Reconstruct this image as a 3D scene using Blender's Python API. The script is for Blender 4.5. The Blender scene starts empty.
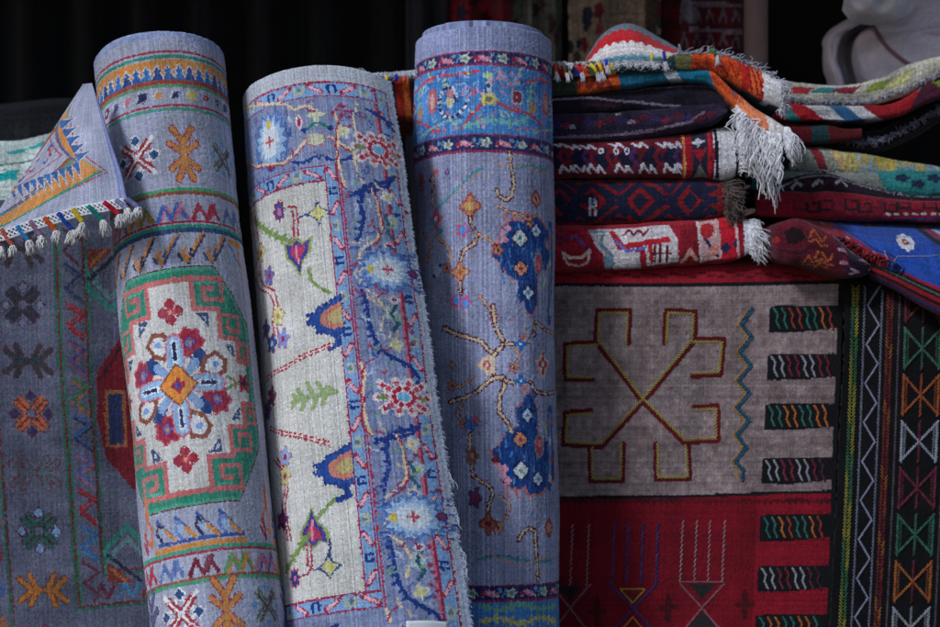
import bpy, math, random
import numpy as np
from mathutils import Vector

random.seed(7)
RNG = np.random.default_rng(11)
SCN = bpy.context.scene
COL = SCN.collection

# ---------------------------------------------------------------- scale and camera
S = 0.0016          # metres per photo pixel in the plane Y = 0
D = 2.6             # camera distance to that plane
CX, CY = 470.0, 313.5
Z0 = 0.66           # camera height above the ground

def W(px, py, Y):
    k = S * (D + Y) / D
    return np.array(((px - CX) * k, Y, Z0 + (CY - py) * k))

def proj(P):
    f = D / (D + P[..., 1]) / S
    return CX + P[..., 0] * f, CY - (P[..., 2] - Z0) * f

def lin(c):
    c = np.asarray(c, float) / 255.0
    return np.where(c <= 0.04045, c / 12.92, ((c + 0.055) / 1.055) ** 2.4)

# ---------------------------------------------------------------- objects
def thing(name, label, cat, loc=(0, 0, 0), group=None):
    o = bpy.data.objects.new(name, None)
    COL.objects.link(o)
    o.location = loc
    o.empty_display_size = 0.05
    o['label'] = label
    o['category'] = cat
    if group:
        o['group'] = group
    return o

def tag(o, label, cat, group=None):
    o['label'] = label
    o['category'] = cat
    if group:
        o['group'] = group
    return o

def link_mesh(name, me, mat, parent=None):
    me.materials.append(mat)
    o = bpy.data.objects.new(name, me)
    COL.objects.link(o)
    if parent is not None:
        o.parent = parent
        p = Vector((0, 0, 0))
        q = parent
        while q is not None:
            p += q.location
            q = q.parent
        me.transform(__import__('mathutils').Matrix.Translation(-p))
    return o

# ---------------------------------------------------------------- materials
def wool(name, rough=0.95, sheen=0.07, bump=0.35, scale=420.0, tint=None, var=0.08):
    m = bpy.data.materials.new(name)
    m.use_nodes = True
    nt = m.node_tree
    N, Lk = nt.nodes, nt.links
    b = N['Principled BSDF']
    b.inputs['Roughness'].default_value = rough
    b.inputs['Specular IOR Level'].default_value = 0.12
    b.inputs['Sheen Weight'].default_value = sheen
    b.inputs['Sheen Roughness'].default_value = 0.6
    tc = N.new('ShaderNodeTexCoord')
    nz = N.new('ShaderNodeTexNoise')
    nz.inputs['Scale'].default_value = scale
    nz.inputs['Detail'].default_value = 3.0
    Lk.new(tc.outputs['Object'], nz.inputs['Vector'])
    n2 = N.new('ShaderNodeTexNoise')
    n2.inputs['Scale'].default_value = 26.0
    n2.inputs['Detail'].default_value = 4.0
    Lk.new(tc.outputs['Object'], n2.inputs['Vector'])
    mix = N.new('ShaderNodeMix')
    mix.data_type = 'RGBA'
    mix.blend_type = 'MULTIPLY'
    mix.inputs['Factor'].default_value = 1.0
    if tint is None:
        at = N.new('ShaderNodeAttribute')
        at.attribute_name = 'knot'
        Lk.new(at.outputs['Color'], mix.inputs['A'])
    else:
        mix.inputs['A'].default_value = (*lin(tint), 1)
    mr = N.new('ShaderNodeMapRange')
    mr.inputs['From Min'].default_value = 0.25
    mr.inputs['From Max'].default_value = 0.75
    mr.inputs['To Min'].default_value = 1.0 - var
    mr.inputs['To Max'].default_value = 1.0 + var
    ad = N.new('ShaderNodeMath')
    ad.operation = 'ADD'
    Lk.new(nz.outputs['Fac'], ad.inputs[0])
    Lk.new(n2.outputs['Fac'], ad.inputs[1])
    hf = N.new('ShaderNodeMath')
    hf.operation = 'MULTIPLY'
    hf.inputs[1].default_value = 0.5
    Lk.new(ad.outputs[0], hf.inputs[0])
    Lk.new(hf.outputs[0], mr.inputs['Value'])
    Lk.new(mr.outputs['Result'], mix.inputs['B'])
    Lk.new(mix.outputs['Result'], b.inputs['Base Color'])
    bp = N.new('ShaderNodeBump')
    bp.inputs['Strength'].default_value = bump
    bp.inputs['Distance'].default_value = 0.002
    Lk.new(nz.outputs['Fac'], bp.inputs['Height'])
    Lk.new(bp.outputs['Normal'], b.inputs['Normal'])
    return m

# ---------------------------------------------------------------- knotted sheets
def smooth_noise(n, m, cells, amp):
    """smooth value noise on an n x m grid"""
    gy, gx = max(2, int(cells[0])), max(2, int(cells[1]))
    g = RNG.normal(0, 1, (gy + 1, gx + 1))
    y = np.linspace(0, gy - 1e-6, n)
    x = np.linspace(0, gx - 1e-6, m)
    yi, xi = y.astype(int), x.astype(int)
    fy, fx = (y - yi)[:, None], (x - xi)[None, :]
    fy, fx = fy * fy * (3 - 2 * fy), fx * fx * (3 - 2 * fx)
    a = g[yi][:, xi]
    b = g[yi][:, xi + 1]
    c = g[yi + 1][:, xi]
    d = g[yi + 1][:, xi + 1]
    return amp * ((a * (1 - fx) + b * fx) * (1 - fy) + (c * (1 - fx) + d * fx) * fy)

CAMP = np.array((0.0, -D, Z0))

class Rug:
    """a sheet of knots: every quad of the grid is one knot with a colour of its own"""
    def __init__(s, V, base, kp, flip=False):
        s.V = V
        s.kp = kp
        C = (V[:-1, :-1] + V[1:, :-1] + V[:-1, 1:] + V[1:, 1:]) / 4
        s.H, s.Wd = C.shape[:2]
        s.x, s.y = proj(C)
        du = V[:-1, 1:] - V[:-1, :-1]
        dv = V[1:, :-1] - V[:-1, :-1]
        n = np.cross(dv, du)
        if flip:
            n = -n
        s.flip = flip
        s.front = (n * (CAMP - C)).sum(-1) > 0
        s.A = np.empty((s.H, s.Wd, 3))
        s.A[:] = base
        r, c = np.mgrid[0:s.H, 0:s.Wd]
        s.jc = c + 0.5 + RNG.uniform(-.2, .2, c.shape)
        s.jr = r + 0.5 + RNG.uniform(-.2, .2, c.shape)
        s.pen = np.where(s.front, 0, 1e6)

    def P(s, x, y):
        d = (s.x - x) ** 2 + (s.y - y) ** 2 + s.pen
        i = int(d.argmin())
        r, c = divmod(i, s.Wd)
        # refine inside the knot
        ox, oy = 0.0, 0.0
        if 0 < c < s.Wd - 1 and 0 < r < s.H - 1 and s.pen[r, c] == 0:
            jx = (s.x[r, c + 1] - s.x[r, c - 1]) / 2
            jy = (s.y[r, c + 1] - s.y[r, c - 1]) / 2
            kx = (s.x[r + 1, c] - s.x[r - 1, c]) / 2
            ky = (s.y[r + 1, c] - s.y[r - 1, c]) / 2
            det = jx * ky - kx * jy
            if abs(det) > 1e-3:
                ex, ey = x - s.x[r, c], y - s.y[r, c]
                ox = max(-.5, min(.5, (ex * ky - kx * ey) / det))
                oy = max(-.5, min(.5, (jx * ey - ex * jy) / det))
        return np.array((c + .5 + ox, r + .5 + oy))

    def pts(s, pts, k):
        return np.array([p if k else s.P(*p) for p in pts], float)

    def box(s, lo, hi):
        c0, c1 = max(0, int(lo[0]) - 1), min(s.Wd, int(hi[0]) + 2)
        r0, r1 = max(0, int(lo[1]) - 1), min(s.H, int(hi[1]) + 2)
        return slice(r0, max(r0, r1)), slice(c0, max(c0, c1))

    def put(s, sl, mask, col):
        s.A[sl][mask] = col

    # filled polygon
    def F(s, pts, col, k=False):
        p = s.pts(pts, k)
        sl = s.box(p.min(0), p.max(0))
        X, Y = s.jc[sl], s.jr[sl]
        if X.size == 0:
            return
        m = np.zeros(X.shape, bool)
        q = np.roll(p, -1, 0)
        for (x0, y0), (x1, y1) in zip(p, q):
            if y0 == y1:
                continue
            c = ((y0 > Y) != (y1 > Y)) & (X < (x1 - x0) * (Y - y0) / (y1 - y0) + x0)
            m ^= c
        s.put(sl, m, col)

    # poly line, w in knots; dash=(on, off) in knots
    def L(s, pts, w, col, k=False, dash=None, closed=False):
        p = s.pts(pts, k)
        if closed:
            p = np.vstack((p, p[:1]))
        run = 0.0
        for a, b in zip(p[:-1], p[1:]):
            lo = np.minimum(a, b) - w
            hi = np.maximum(a, b) + w
            sl = s.box(lo, hi)
            X, Y = s.jc[sl], s.jr[sl]
            d = b - a
            L2 = float(d @ d)
            ln = math.sqrt(L2)
            if X.size and L2 > 0:
                t = np.clip(((X - a[0]) * d[0] + (Y - a[1]) * d[1]) / L2, 0, 1)
                dist = (X - a[0] - t * d[0]) ** 2 + (Y - a[1] - t * d[1]) ** 2
                m = dist <= (w / 2) ** 2
                if dash:
                    m &= ((run + t * ln) % (dash[0] + dash[1])) < dash[0]
                s.put(sl, m, col)
            run += ln

    # ellipse / diamond / star around a photo point, sizes in unforeshortened photo px
    def E(s, c, rx, ry, col, k=False, p=2.0, rot=0.0, petals=0, depth=0.3, ph=0.0):
        c = np.array(c, float) if k else s.P(*c)
        rx, ry = rx / s.kp, ry / s.kp
        R = max(rx, ry) + 1
        sl = s.box(c - R, c + R)
        X, Y = s.jc[sl] - c[0], s.jr[sl] - c[1]
        if X.size == 0:
            return
        ca, sa = math.cos(rot), math.sin(rot)
        U = (X * ca + Y * sa) / max(rx, .4)
        V = (-X * sa + Y * ca) / max(ry, .4)
        rad = 1.0
        if petals:
            rad = 1 - depth * (0.5 - 0.5 * np.cos(petals * (np.arctan2(V, U) + ph)))
        m = (np.abs(U) ** p + np.abs(V) ** p) <= rad ** p
        s.put(sl, m, col)

    # local drawing frame: points in photo px of flat cloth around c
    def at(s, c, rot=0.0, sc=1.0, mx=1, k=False, sy=None):
        c = np.array(c, float) if k else s.P(*c)
        ca, sa = math.cos(rot), math.sin(rot)
        f = sc / s.kp
        fy = (sc if sy is None else sy) / s.kp
        def T(p):
            x, y = p[0] * mx * f, p[1] * fy
            return (c[0] + x * ca - y * sa, c[1] + x * sa + y * ca)
        return T

    def LL(s, T, pts, w, col, **kw):
        s.L([T(p) for p in pts], w, col, k=True, **kw)

    def FF(s, T, pts, col):
        s.F([T(p) for p in pts], col, k=True)

    def EE(s, T, c, rx, ry, col, **kw):
        s.E(T(c), rx, ry, col, k=True, **kw)

    def rows(s, r0, r1, col, c0=0, c1=None):
        r0, r1 = int(round(r0)), int(round(r1))
        s.A[max(0, r0):max(0, r1), int(c0):(s.Wd if c1 is None else int(c1))] = col

    # faded, hand-worked look: motifs worn towards the ground, knots straying over outlines, pale warp showing
    def wear(s, ground, amount=.25, swap=.35, warp=.2, wcol=(196, 194, 204)):
        n = smooth_noise(s.H, s.Wd, (s.H / 14 + 2, s.Wd / 14 + 2), .5)
        f = np.clip(amount * (1 + n), 0, .8)[..., None]
        s.A = s.A * (1 - f) + np.array(ground, float) * f
        r, c = np.mgrid[0:s.H, 0:s.Wd]
        m = RNG.random(r.shape) < swap
        r2 = np.clip(r + np.where(m, RNG.integers(-1, 2, r.shape), 0), 0, s.H - 1)
        c2 = np.clip(c + np.where(m, RNG.integers(-1, 2, r.shape), 0), 0, s.Wd - 1)
        s.A = s.A[r2, c2]
        run = np.repeat(RNG.random((s.H // 7 + 1, s.Wd)), 7, 0)[:s.H]
        run = run * .5 + .5 * np.repeat(RNG.random((s.H // 19 + 1, s.Wd)), 19, 0)[:s.H]
        k = np.clip((run - .55) * 3, 0, 1)[..., None] * warp
        s.A = s.A * (1 - k) + np.array(wcol, float) * k

    # colour irregularity of hand dyed yarn
    def age(s, knot=0.09, col=0.05, row=0.05, blotch=0.05):
        f = 1 + RNG.normal(0, knot, (s.H, s.Wd)) + RNG.normal(0, col, (1, s.Wd)) + RNG.normal(0, row, (s.H, 1))
        f += smooth_noise(s.H, s.Wd, (s.H / 30 + 2, s.Wd / 30 + 2), blotch)
        s.A *= np.clip(f, .5, 1.6)[..., None]
        h = RNG.normal(0, 4, (s.H, s.Wd, 3))
        s.A = np.clip(s.A + h, 3, 250)

    def build(s, name, mat, parent=None, thick=0.006, rough=0.0, edge=None):
        V = s.V
        if rough:
            V = V + RNG.normal(0, rough, V.shape)
        h1, w1 = V.shape[:2]
        me = bpy.data.meshes.new(name)
        nv, nf = h1 * w1, s.H * s.Wd
        idx = np.arange(nv).reshape(h1, w1)
        a, b, c, d = idx[:-1, :-1], idx[:-1, 1:], idx[1:, 1:], idx[1:, :-1]
        q = np.stack((a, d, c, b) if not s.flip else (a, b, c, d), -1).reshape(-1)
        me.vertices.add(nv)
        me.vertices.foreach_set('co', V.reshape(-1).astype(np.float32))
        me.loops.add(nf * 4)
        me.loops.foreach_set('vertex_index', q.astype(np.int32))
        me.polygons.add(nf)
        me.polygons.foreach_set('loop_start', np.arange(0, nf * 4, 4, dtype=np.int32))
        at = me.attributes.new('knot', 'FLOAT_COLOR', 'FACE')
        cl = np.ones((nf, 4), np.float32)
        cl[:, :3] = lin(s.A.reshape(-1, 3))
        at.data.foreach_set('color', cl.reshape(-1))
        me.polygons.foreach_set('use_smooth', np.ones(nf, bool))
        me.update(calc_edges=True)
        o = link_mesh(name, me, mat, parent)
        if thick:
            md = o.modifiers.new('Solidify', 'SOLIDIFY')
            md.thickness = thick
            md.offset = -1.0
            md.use_even_offset = False
        return o

def spl(xs, ys):
    """smooth interpolation through points (monotone-ish cubic, Catmull-Rom)"""
    xs, ys = np.asarray(xs, float), np.asarray(ys, float)
    n = len(xs)
    if n == 2:
        return lambda t: ys[0] + (ys[1] - ys[0]) * (np.asarray(t, float) - xs[0]) / (xs[1] - xs[0])
    m = np.gradient(ys, xs)
    def f(t):
        t = np.asarray(t, float)
        i = np.clip(np.searchsorted(xs, t) - 1, 0, n - 2)
        h = xs[i + 1] - xs[i]
        u = (t - xs[i]) / h
        u2, u3 = u * u, u * u * u
        return ((2 * u3 - 3 * u2 + 1) * ys[i] + (u3 - 2 * u2 + u) * h * m[i]
                + (-2 * u3 + 3 * u2) * ys[i + 1] + (u3 - u2) * h * m[i + 1])
    return f

def patch(ctrl, nh, nw, arc=False):
    """ctrl: rows of (px, py, Y) control points -> (nh+1, nw+1, 3) grid of world points"""
    C = np.array([[W(*p) for p in row] for row in ctrl])
    n, m = C.shape[:2]
    kr, kc = np.arange(n, dtype=float), np.arange(m, dtype=float)
    if arc:        # even knots along the cloth, however the control points are spaced
        kr = np.concatenate(([0], np.cumsum(np.linalg.norm(np.diff(C, axis=0), axis=-1).mean(1))))
        kc = np.concatenate(([0], np.cumsum(np.linalg.norm(np.diff(C, axis=1), axis=-1).mean(0))))
    a = np.linspace(0, kr[-1], nh + 1)
    b = np.linspace(0, kc[-1], nw + 1)
    tmp = np.stack([np.stack([spl(kr, C[:, j, k])(a) for k in range(3)], -1) for j in range(m)], 1)
    out = np.stack([np.stack([spl(kc, tmp[i, :, k])(b) for k in range(3)], -1) for i in range(nh + 1)], 0)
    return out

# ---------------------------------------------------------------- soup meshes (strands, stitches)
class Soup:
    def __init__(s):
        s.v, s.f, s.c = [], [], []

    def tube(s, pts, r0, r1, col, sides=5):
        pts = [np.asarray(p, float) for p in pts]
        base = len(s.v)
        n = len(pts)
        for i, p in enumerate(pts):
            t = pts[min(i + 1, n - 1)] - pts[max(i - 1, 0)]
            t = t / (np.linalg.norm(t) + 1e-9)
            up = np.array((0, 1, 0)) if abs(t[1]) < .9 else np.array((1, 0, 0))
            e1 = np.cross(t, up)
            e1 /= np.linalg.norm(e1) + 1e-9
            e2 = np.cross(t, e1)
            r = r0 + (r1 - r0) * i / max(1, n - 1)
            for k in range(sides):
                a = 2 * math.pi * k / sides
                s.v.append(p + r * (math.cos(a) * e1 + math.sin(a) * e2))
        for i in range(n - 1):
            for k in range(sides):
                k2 = (k + 1) % sides
                s.f.append((base + i * sides + k, base + i * sides + k2, base + (i + 1) * sides + k2, base + (i + 1) * sides + k))
                s.c.append(col)
        s.f.append(tuple(base + k for k in reversed(range(sides))))
        s.c.append(col)
        s.f.append(tuple(base + (n - 1) * sides + k for k in range(sides)))
        s.c.append(col)

    def build(s, name, mat, parent=None):
        me = bpy.data.meshes.new(name)
        me.from_pydata([tuple(v) for v in s.v], [], s.f)
        at = me.attributes.new('knot', 'FLOAT_COLOR', 'FACE')
        cl = np.ones((len(s.f), 4), np.float32)
        cl[:, :3] = lin(np.clip(np.array(s.c, float), 3, 250))
        at.data.foreach_set('color', cl.reshape(-1))
        me.polygons.foreach_set('use_smooth', np.ones(len(s.f), bool))
        me.update()
        return link_mesh(name, me, mat, parent)

def jit(col, a=10):
    f = random.uniform(-a, a)
    return tuple(max(3, c + f + random.uniform(-3, 3)) for c in col)

def strand(sp, p, d, length, droop, col, r=0.0011, curl=0.004, n=6):
    """a yarn end that leaves p in direction d and falls"""
    p = np.array(p, float)
    d = np.array(d, float)
    d /= np.linalg.norm(d)
    pts = [p.copy()]
    ph = random.uniform(0, 6.28)
    for i in range(1, n + 1):
        d = d + np.array((0, 0, -droop / n))
        d /= np.linalg.norm(d)
        p = p + d * length / n
        w = curl * math.sin(ph + i * 1.3)
        pts.append(p + np.array((w, w * .6 * math.cos(ph), w * .3)))
    sp.tube(pts, r, r * .6, col, sides=4)
# ================================================================ rolled rugs
KP = 1.3                       # one knot in photo px
MAT_WOOL = wool('knotted_wool')
MAT_PALE = wool('pale_wool_end', var=0.10)

def roll_axis(top, bot, ext):
    A, B = W(*top), W(*bot)
    a = (B - A)
    L = np.linalg.norm(a)
    a /= L
    e1 = np.array((1.0, 0, 0))
    e1 = e1 - a * (e1 @ a)
    e1 /= np.linalg.norm(e1)
    e2 = np.cross(a, e1)
    if e2[1] > 0:
        e2 = -e2
    return A, a, L, L + ext * S, e1, e2

def roll_grid(ax, Rt, Rb, edge, base, kp=KP, spiral=4.0, bump=1.35, lift=0.0, squash=1.0):
    """outermost turn of a rolled rug; edge = angle (deg, 0 faces the viewer, + is right) where the sheet ends"""
    A, a, L, Lx, e1, e2 = ax
    nw = int(2 * math.pi * (Rt + Rb) / 2 / kp)
    nh = int(Lx / S / kp)
    th = np.radians(edge) - 2 * math.pi + 2 * math.pi * np.linspace(0, 1, nw + 1)
    t = np.linspace(0, Lx, nh + 1)
    R = (Rt + (Rb - Rt) * (t / L))[:, None] * S
    turn = (np.radians(edge) - th)[None, :] / (2 * math.pi)
    rad = R - spiral * S * turn + smooth_noise(nh + 1, nw + 1, (7, 9), bump * S) + smooth_noise(nh + 1, nw + 1, (40, 40), .16 * S)
    if lift:
        rad = rad + lift * S * np.exp(-turn * 10) * (.45 + .55 * np.clip(t / L, 0, 1))[:, None]
    V = A + t[:, None, None] * a + rad[..., None] * (np.sin(th)[None, :, None] * e1 * squash + np.cos(th)[None, :, None] * e2)
    if lift:      # the outermost layer has slipped down a little at its free edge
        V = V + (15 * S * np.exp(-turn * 9) * np.exp(-t / (260 * S))[:, None])[..., None] * a
    # ragged top line
    V = V + (smooth_noise(1, nw + 1, (2, 26), 0.45 * S)[0][None, :, None] * np.exp(-t / (14 * S))[:, None, None]) * a
    g = Rug(V, base, kp)
    g.pen[:, :int(nw * .3)] = 1e6      # the turn that lies under the outer one
    return g

def inner_coil(name, ax, R, rise, col, parent, turns=3.2, gap=4.6, ph=0.0, mat=None):
    """the coiled layers inside, seen as the stepped rim on top"""
    A, a, L, Lx, e1, e2 = ax
    n = int(turns * 96)
    k = np.linspace(0, 1, n + 1)
    th = ph + turns * 2 * math.pi * k
    t = np.array((-rise, -rise + 1.2, 0, 14, 50, Lx / S)) * S
    rad = (R - gap * turns * k) * S
    drop = (2.2 * np.sin(th * .9 + 1) * S + 1.4 * S * k)
    V = A + rad[None, :, None] * (np.sin(th)[None, :, None] * e1 + np.cos(th)[None, :, None] * e2) + t[:, None, None] * a
    V[:2] += drop[None, :, None] * a
    r = Rug(V, col, KP)
    r.age(.08, .06, .02, .03)
    return r.build(name, mat or MAT_WOOL, parent, thick=0.0062)

# colours of dyed yarn
GREY1, ORANGE, BLUE, RED, GREEN = (164, 166, 186), (206, 132, 62), (44, 92, 158), (166, 42, 58), (46, 132, 106)
SALMON, CREAM, NAVY, LBLUE, BROWN = (206, 106, 104), (214, 208, 202), (36, 38, 80), (146, 184, 220), (140, 74, 52)
PINK, TEAL, YELLOW, MAROON, WHITE = (214, 118, 142), (40, 150, 140), (214, 186, 84), (108, 26, 40), (232, 228, 226)

# ---------------------------------------------------------------- small motifs
def m_xstar(g, T, c1=RED, c2=NAVY, cw=WHITE, s=1.0):
    """crossed chevrons with a lozenge in every fork"""
    for sx in (-1, 1):
        for sy in (-1, 1):
            g.LL(T, [(2 * sx * s, 2 * sy * s), (19 * sx * s, 19 * sy * s)], 3.2, cw)
            g.LL(T, [(5 * sx * s, 12 * sy * s), (5 * sx * s, 5 * sy * s), (12 * sx * s, 5 * sy * s)], 4.4, cw)
            g.LL(T, [(5 * sx * s, 1 * sy * s), (17 * sx * s, 13 * sy * s)], 2.6, c1)
            g.LL(T, [(1 * sx * s, 5 * sy * s), (13 * sx * s, 17 * sy * s)], 2.6, c1)
            g.LL(T, [(15 * sx * s, 7 * sy * s), (9 * sx * s, 7 * sy * s)], 1.6, c1)
    for dx, dy in ((0, -1), (0, 1), (-1, 0), (1, 0)):
        g.EE(T, (19 * dx * s, 19 * dy * s), 7.5 * s, 7.5 * s, SALMON if c2 == NAVY else cw, p=1.0)
        g.EE(T, (19 * dx * s, 19 * dy * s), 5.6 * s, 5.6 * s, c2, p=1.0)

def m_tree(g, T, c=ORANGE, o=RED, s=1.0):
    """forked double tree"""
    P = ([(0, -10), (0, 14)], [(0, -10), (-10, -27)], [(0, -10), (10, -27)], [(-14, -10), (-2, 0)], [(14, -10), (2, 0)],
         [(0, 6), (-14, 18)], [(0, 6), (14, 18)], [(0, 12), (-8, 30)], [(0, 12), (8, 30)])
    P = [[(x * s, y * s) for x, y in p] for p in P]
    for p in P:
        g.LL(T, p, 5.8 * s, o)
    for p in P:
        g.LL(T, p, 4.0 * s, c)

def m_zig(g, T, c, c2=None, s=1.0, w=3.0):
    """slanting N"""
    p = [(-17 * s, 9 * s), (-10 * s, -7 * s), (-2 * s, 8 * s), (5 * s, -8 * s), (13 * s, 7 * s)]
    if c2:
        g.LL(T, [(x + 2.4, y + .8) for x, y in p], w, c2)
    g.LL(T, p, w, c)
    g.LL(T, [(x + 4 * s, y - 1) for x, y in p[2:4]], w * .8, c2 or c)

def m_hook(g, T, c=ORANGE, c2=NAVY, s=1.0):
    """comb tooth of the medallion spandrels: slanted, with a hooked foot"""
    g.LL(T, [(12 * s, -12 * s), (-6 * s, 14 * s)], 3.2, c)
    g.LL(T, [(14 * s, -11 * s), (-4 * s, 16 * s)], 2.2, c2)
    g.LL(T, [(-4 * s, 14 * s), (-9 * s, 6 * s), (-5 * s, 2 * s)], 2.8, c)
    g.LL(T, [(-9 * s, 13 * s), (-12 * s, 7 * s)], 2.4, c2)
    g.LL(T, [(-2 * s, 8 * s), (0, 2 * s)], 1.8, c2)

def m_flower(g, T, r, c, cc, o=None, n=8, depth=.42):
    if o is not None:
        g.EE(T, (0, 0), r * 1.22, r * 1.22, o, petals=n, depth=depth)
    g.EE(T, (0, 0), r, r, c, petals=n, depth=depth)
    g.EE(T, (0, 0), r * .38, r * .38, cc)

def meander(g, T, x0, y0, x1, y1, c, bg, w=2.6, dirx=1):
    """squared hook inside a block"""
    g.FF(T, [(x0, y0), (x1, y0), (x1, y1), (x0, y1)], bg)
    mx, my = (x0 + x1) / 2, (y0 + y1) / 2
    if dirx > 0:
        p = [(x0, y0), (x0, y1), (x1 - 1, y1), (x1 - 1, y0 + (y1 - y0) * .32), (mx - 1, y0 + (y1 - y0) * .32), (mx - 1, my + (y1 - y0) * .1)]
    else:
        p = [(x1, y0), (x1, y1), (x0 + 1, y1), (x0 + 1, y0 + (y1 - y0) * .32), (mx + 1, y0 + (y1 - y0) * .32), (mx + 1, my + (y1 - y0) * .1)]
    g.LL(T, p, w, c)

# ---------------------------------------------------------------- 1: grey rug with the green medallion
def rug_medallion_bands(g, xm=160, d=0):
    """the horizontal bands of the long side border, from the rim down"""
    R = lambda y: g.P(xm, y)[1]
    return R

def make_roll_medallion():
    t = thing('rolled_rug', 'rolled grey rug with green octagon medallion, leftmost of the three standing rolls', 'rug roll',
              group='rolled rugs standing in front of the stall')
    ax = roll_axis((158, 62, .26), (219, 640, -.03), 70)
    g = roll_grid(ax, 72, 67, 150, GREY1)
    # weathered ground: streaks of bluish and warm grey along the warp
    g.A += smooth_noise(g.H, g.Wd, (9, 60), 5)[..., None] * np.array((.6, .7, 1.2))
    r = lambda y, x=168: g.P(x, y)[1]
    Wd = g.Wd
    def band(y0, y1, c, x=168):
        g.rows(r(y0, x), max(r(y1, x), r(y0, x) + 1.6), c)
    def stripe(y, w, c, x=168):
        rr = r(y, x)
        g.rows(rr - w / 2, rr + w / 2, c)
    cx0 = g.P(168, 70)[0]
    # --- rim and crenellated band
    band(32, 38, (150, 160, 200))
    stripe(51, 2, RED)
    stripe(56.5, 3, GREEN)
    band(59, 79, ORANGE)
    rb, rt = r(79.5), r(61)
    for k in range(-18, 20):
        c = cx0 + k * 8.7
        b = rb
        g.F([(c - 5.4, b), (c - 4.6, b - 4), (c - 2.8, b - 6), (c - 4.4, b - 9), (c - 2.6, b - 10), (c, b - 14.5), (c + 2.6, b - 10), (c + 4.4, b - 9), (c + 2.8, b - 6), (c + 4.6, b - 4), (c + 5.4, b)], (206, 190, 190), k=True)
    for k in range(-18, 20):
        c = cx0 + k * 8.7
        b = rb
        bl = (BLUE, (52, 112, 176), (34, 66, 130))[k % 3]
        g.F([(c - 4.4, b), (c - 3.2, b - 4), (c - 1.4, b - 6), (c - 3, b - 8), (c - 1.6, b - 9.4), (c, b - 12.6), (c + 1.6, b - 9.4), (c + 3, b - 8), (c + 1.4, b - 6), (c + 3.2, b - 4), (c + 4.4, b)], bl, k=True)
    stripe(80.5, 2.2, BROWN)
    stripe(82.5, 2, RED)
    stripe(85.5, 3, (92, 140, 92))
    # --- strip of slanted lozenges
    cols = (NAVY, ORANGE, NAVY, YELLOW, RED, MAROON, (70, 70, 110), SALMON)
    for k in range(-12, 13):
        T = g.at((cx0 + 4 + k * 13.2, r(95)), k=True)
        c = cols[(k + 2) % 8]
        big = k % 3 == 1
        q = 6.6 if big else 4.6
        g.FF(T, [(-q, q * .75), (-q * .5, -q * .75), (q, -q * .8), (q * .5, q * .7)], c)
        if c in (RED, MAROON):
            g.FF(T, [(-q * .4, q * .3), (-q * .2, -q * .35), (q * .45, -q * .35), (q * .2, q * .3)], GREY1)
        else:
            g.LL(T, [(-q - 1, q * .6), (-q * .6, -q)], 1.2, (214, 208, 214))
    stripe(105, 2.2, RED)
    stripe(109, 3, (70, 150, 130))
    # --- main border: crossed stars, forked trees and a thorn star in turn
    def border_row(yc, xs, xrow):
        rr = r(yc, xrow)
        per = (g.P(xs[1], yc)[0] - g.P(xs[0], yc)[0])
        c0 = g.P(xs[0], yc)[0]
        for k in range(-4, 6):
            c = c0 + k * per
            T = g.at((c, rr), k=True)
            j = k % 4
            if j == 0:
                m_xstar(g, T, RED, (40, 70, 120), WHITE, 1.02)
            elif j == 1:
                m_tree(g, T)
            elif j == 2:
                m_xstar(g, T, (92, 112, 104), (110, 150, 200), (168, 176, 180), .9)
                g.LL(T, [(-12, -10), (12, 14)], 1.4, MAROON)
                g.LL(T, [(12, -12), (-10, 12)], 1.4, MAROON)
            else:
                m_tree(g, T, (90, 88, 130), NAVY)
    border_row(152, (136, 184), 184)
    stripe(190.5, 3, (70, 150, 100))
    stripe(194, 2.6, BROWN)
    # --- strip of slanting Ns
    zc = ((ORANGE, (90, 130, 70)), ((70, 100, 176), PINK), (RED, None), ((84, 104, 160), None), (MAROON, None), ((96, 140, 88), ORANGE), (PINK, BLUE))
    def zrow(yc, x0, x1, xrow, off, sc=1.0):
        rr = r(yc, xrow)
        per = (g.P(x1, yc)[0] - g.P(x0, yc)[0])
        c0 = g.P(x0, yc)[0]
        for k in range(-5, 7):
            T = g.at((c0 + k * per, rr), k=True, sc=sc)
            a, b = zc[(k + off) % 7]
            m_zig(g, T, a, b, 1.0, 3.4)
    zrow(211, 173, 208, 195, 1)
    stripe(223, 2.2, RED)
    stripe(227.5, 3.4, (50, 146, 120))
    stripe(231.5, 3.4, (36, 66, 110))
    g.jr += 0
    # --- hooks under the band
    rr = r(247, 180)
    c0 = g.P(165, 247)[0]
    for k in range(-9, 11):
        if k in (3, 4):
            continue
        T = g.at((c0 + k * 20.5, rr), k=True)
        m_hook(g, T, ORANGE, NAVY if k % 2 else (46, 66, 120), 1.12)
    T = g.at((g.P(233, 240)[0], r(240, 200)), k=True)
    g.FF(T, [(-10, -6), (14, -6), (14, 0), (-10, 0)], ORANGE)
    g.LL(T, [(-10, 1), (-2, 8), (0, 16), (6, 20)], 2, (74, 110, 170))
    g.LL(T, [(10, 2), (6, 14), (12, 26)], 2, ORANGE)
    # --- the medallion
    Tm = g.at((178, 385), rot=0.0)
    hw, hh = 88, 121
    oc = [(-hw, -62), (-50, -hh), (50, -hh), (hw, -62), (hw, 62), (50, hh), (-50, hh), (-hw, 62)]
    g.FF(Tm, [(x * 1.02, y * 1.015) for x, y in oc], MAROON)
    g.FF(Tm, oc, GREEN)
    g.LL(Tm, [(x * .99, y * .99) for x, y in oc], 2.4, (72, 160, 130), closed=True)
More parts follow.
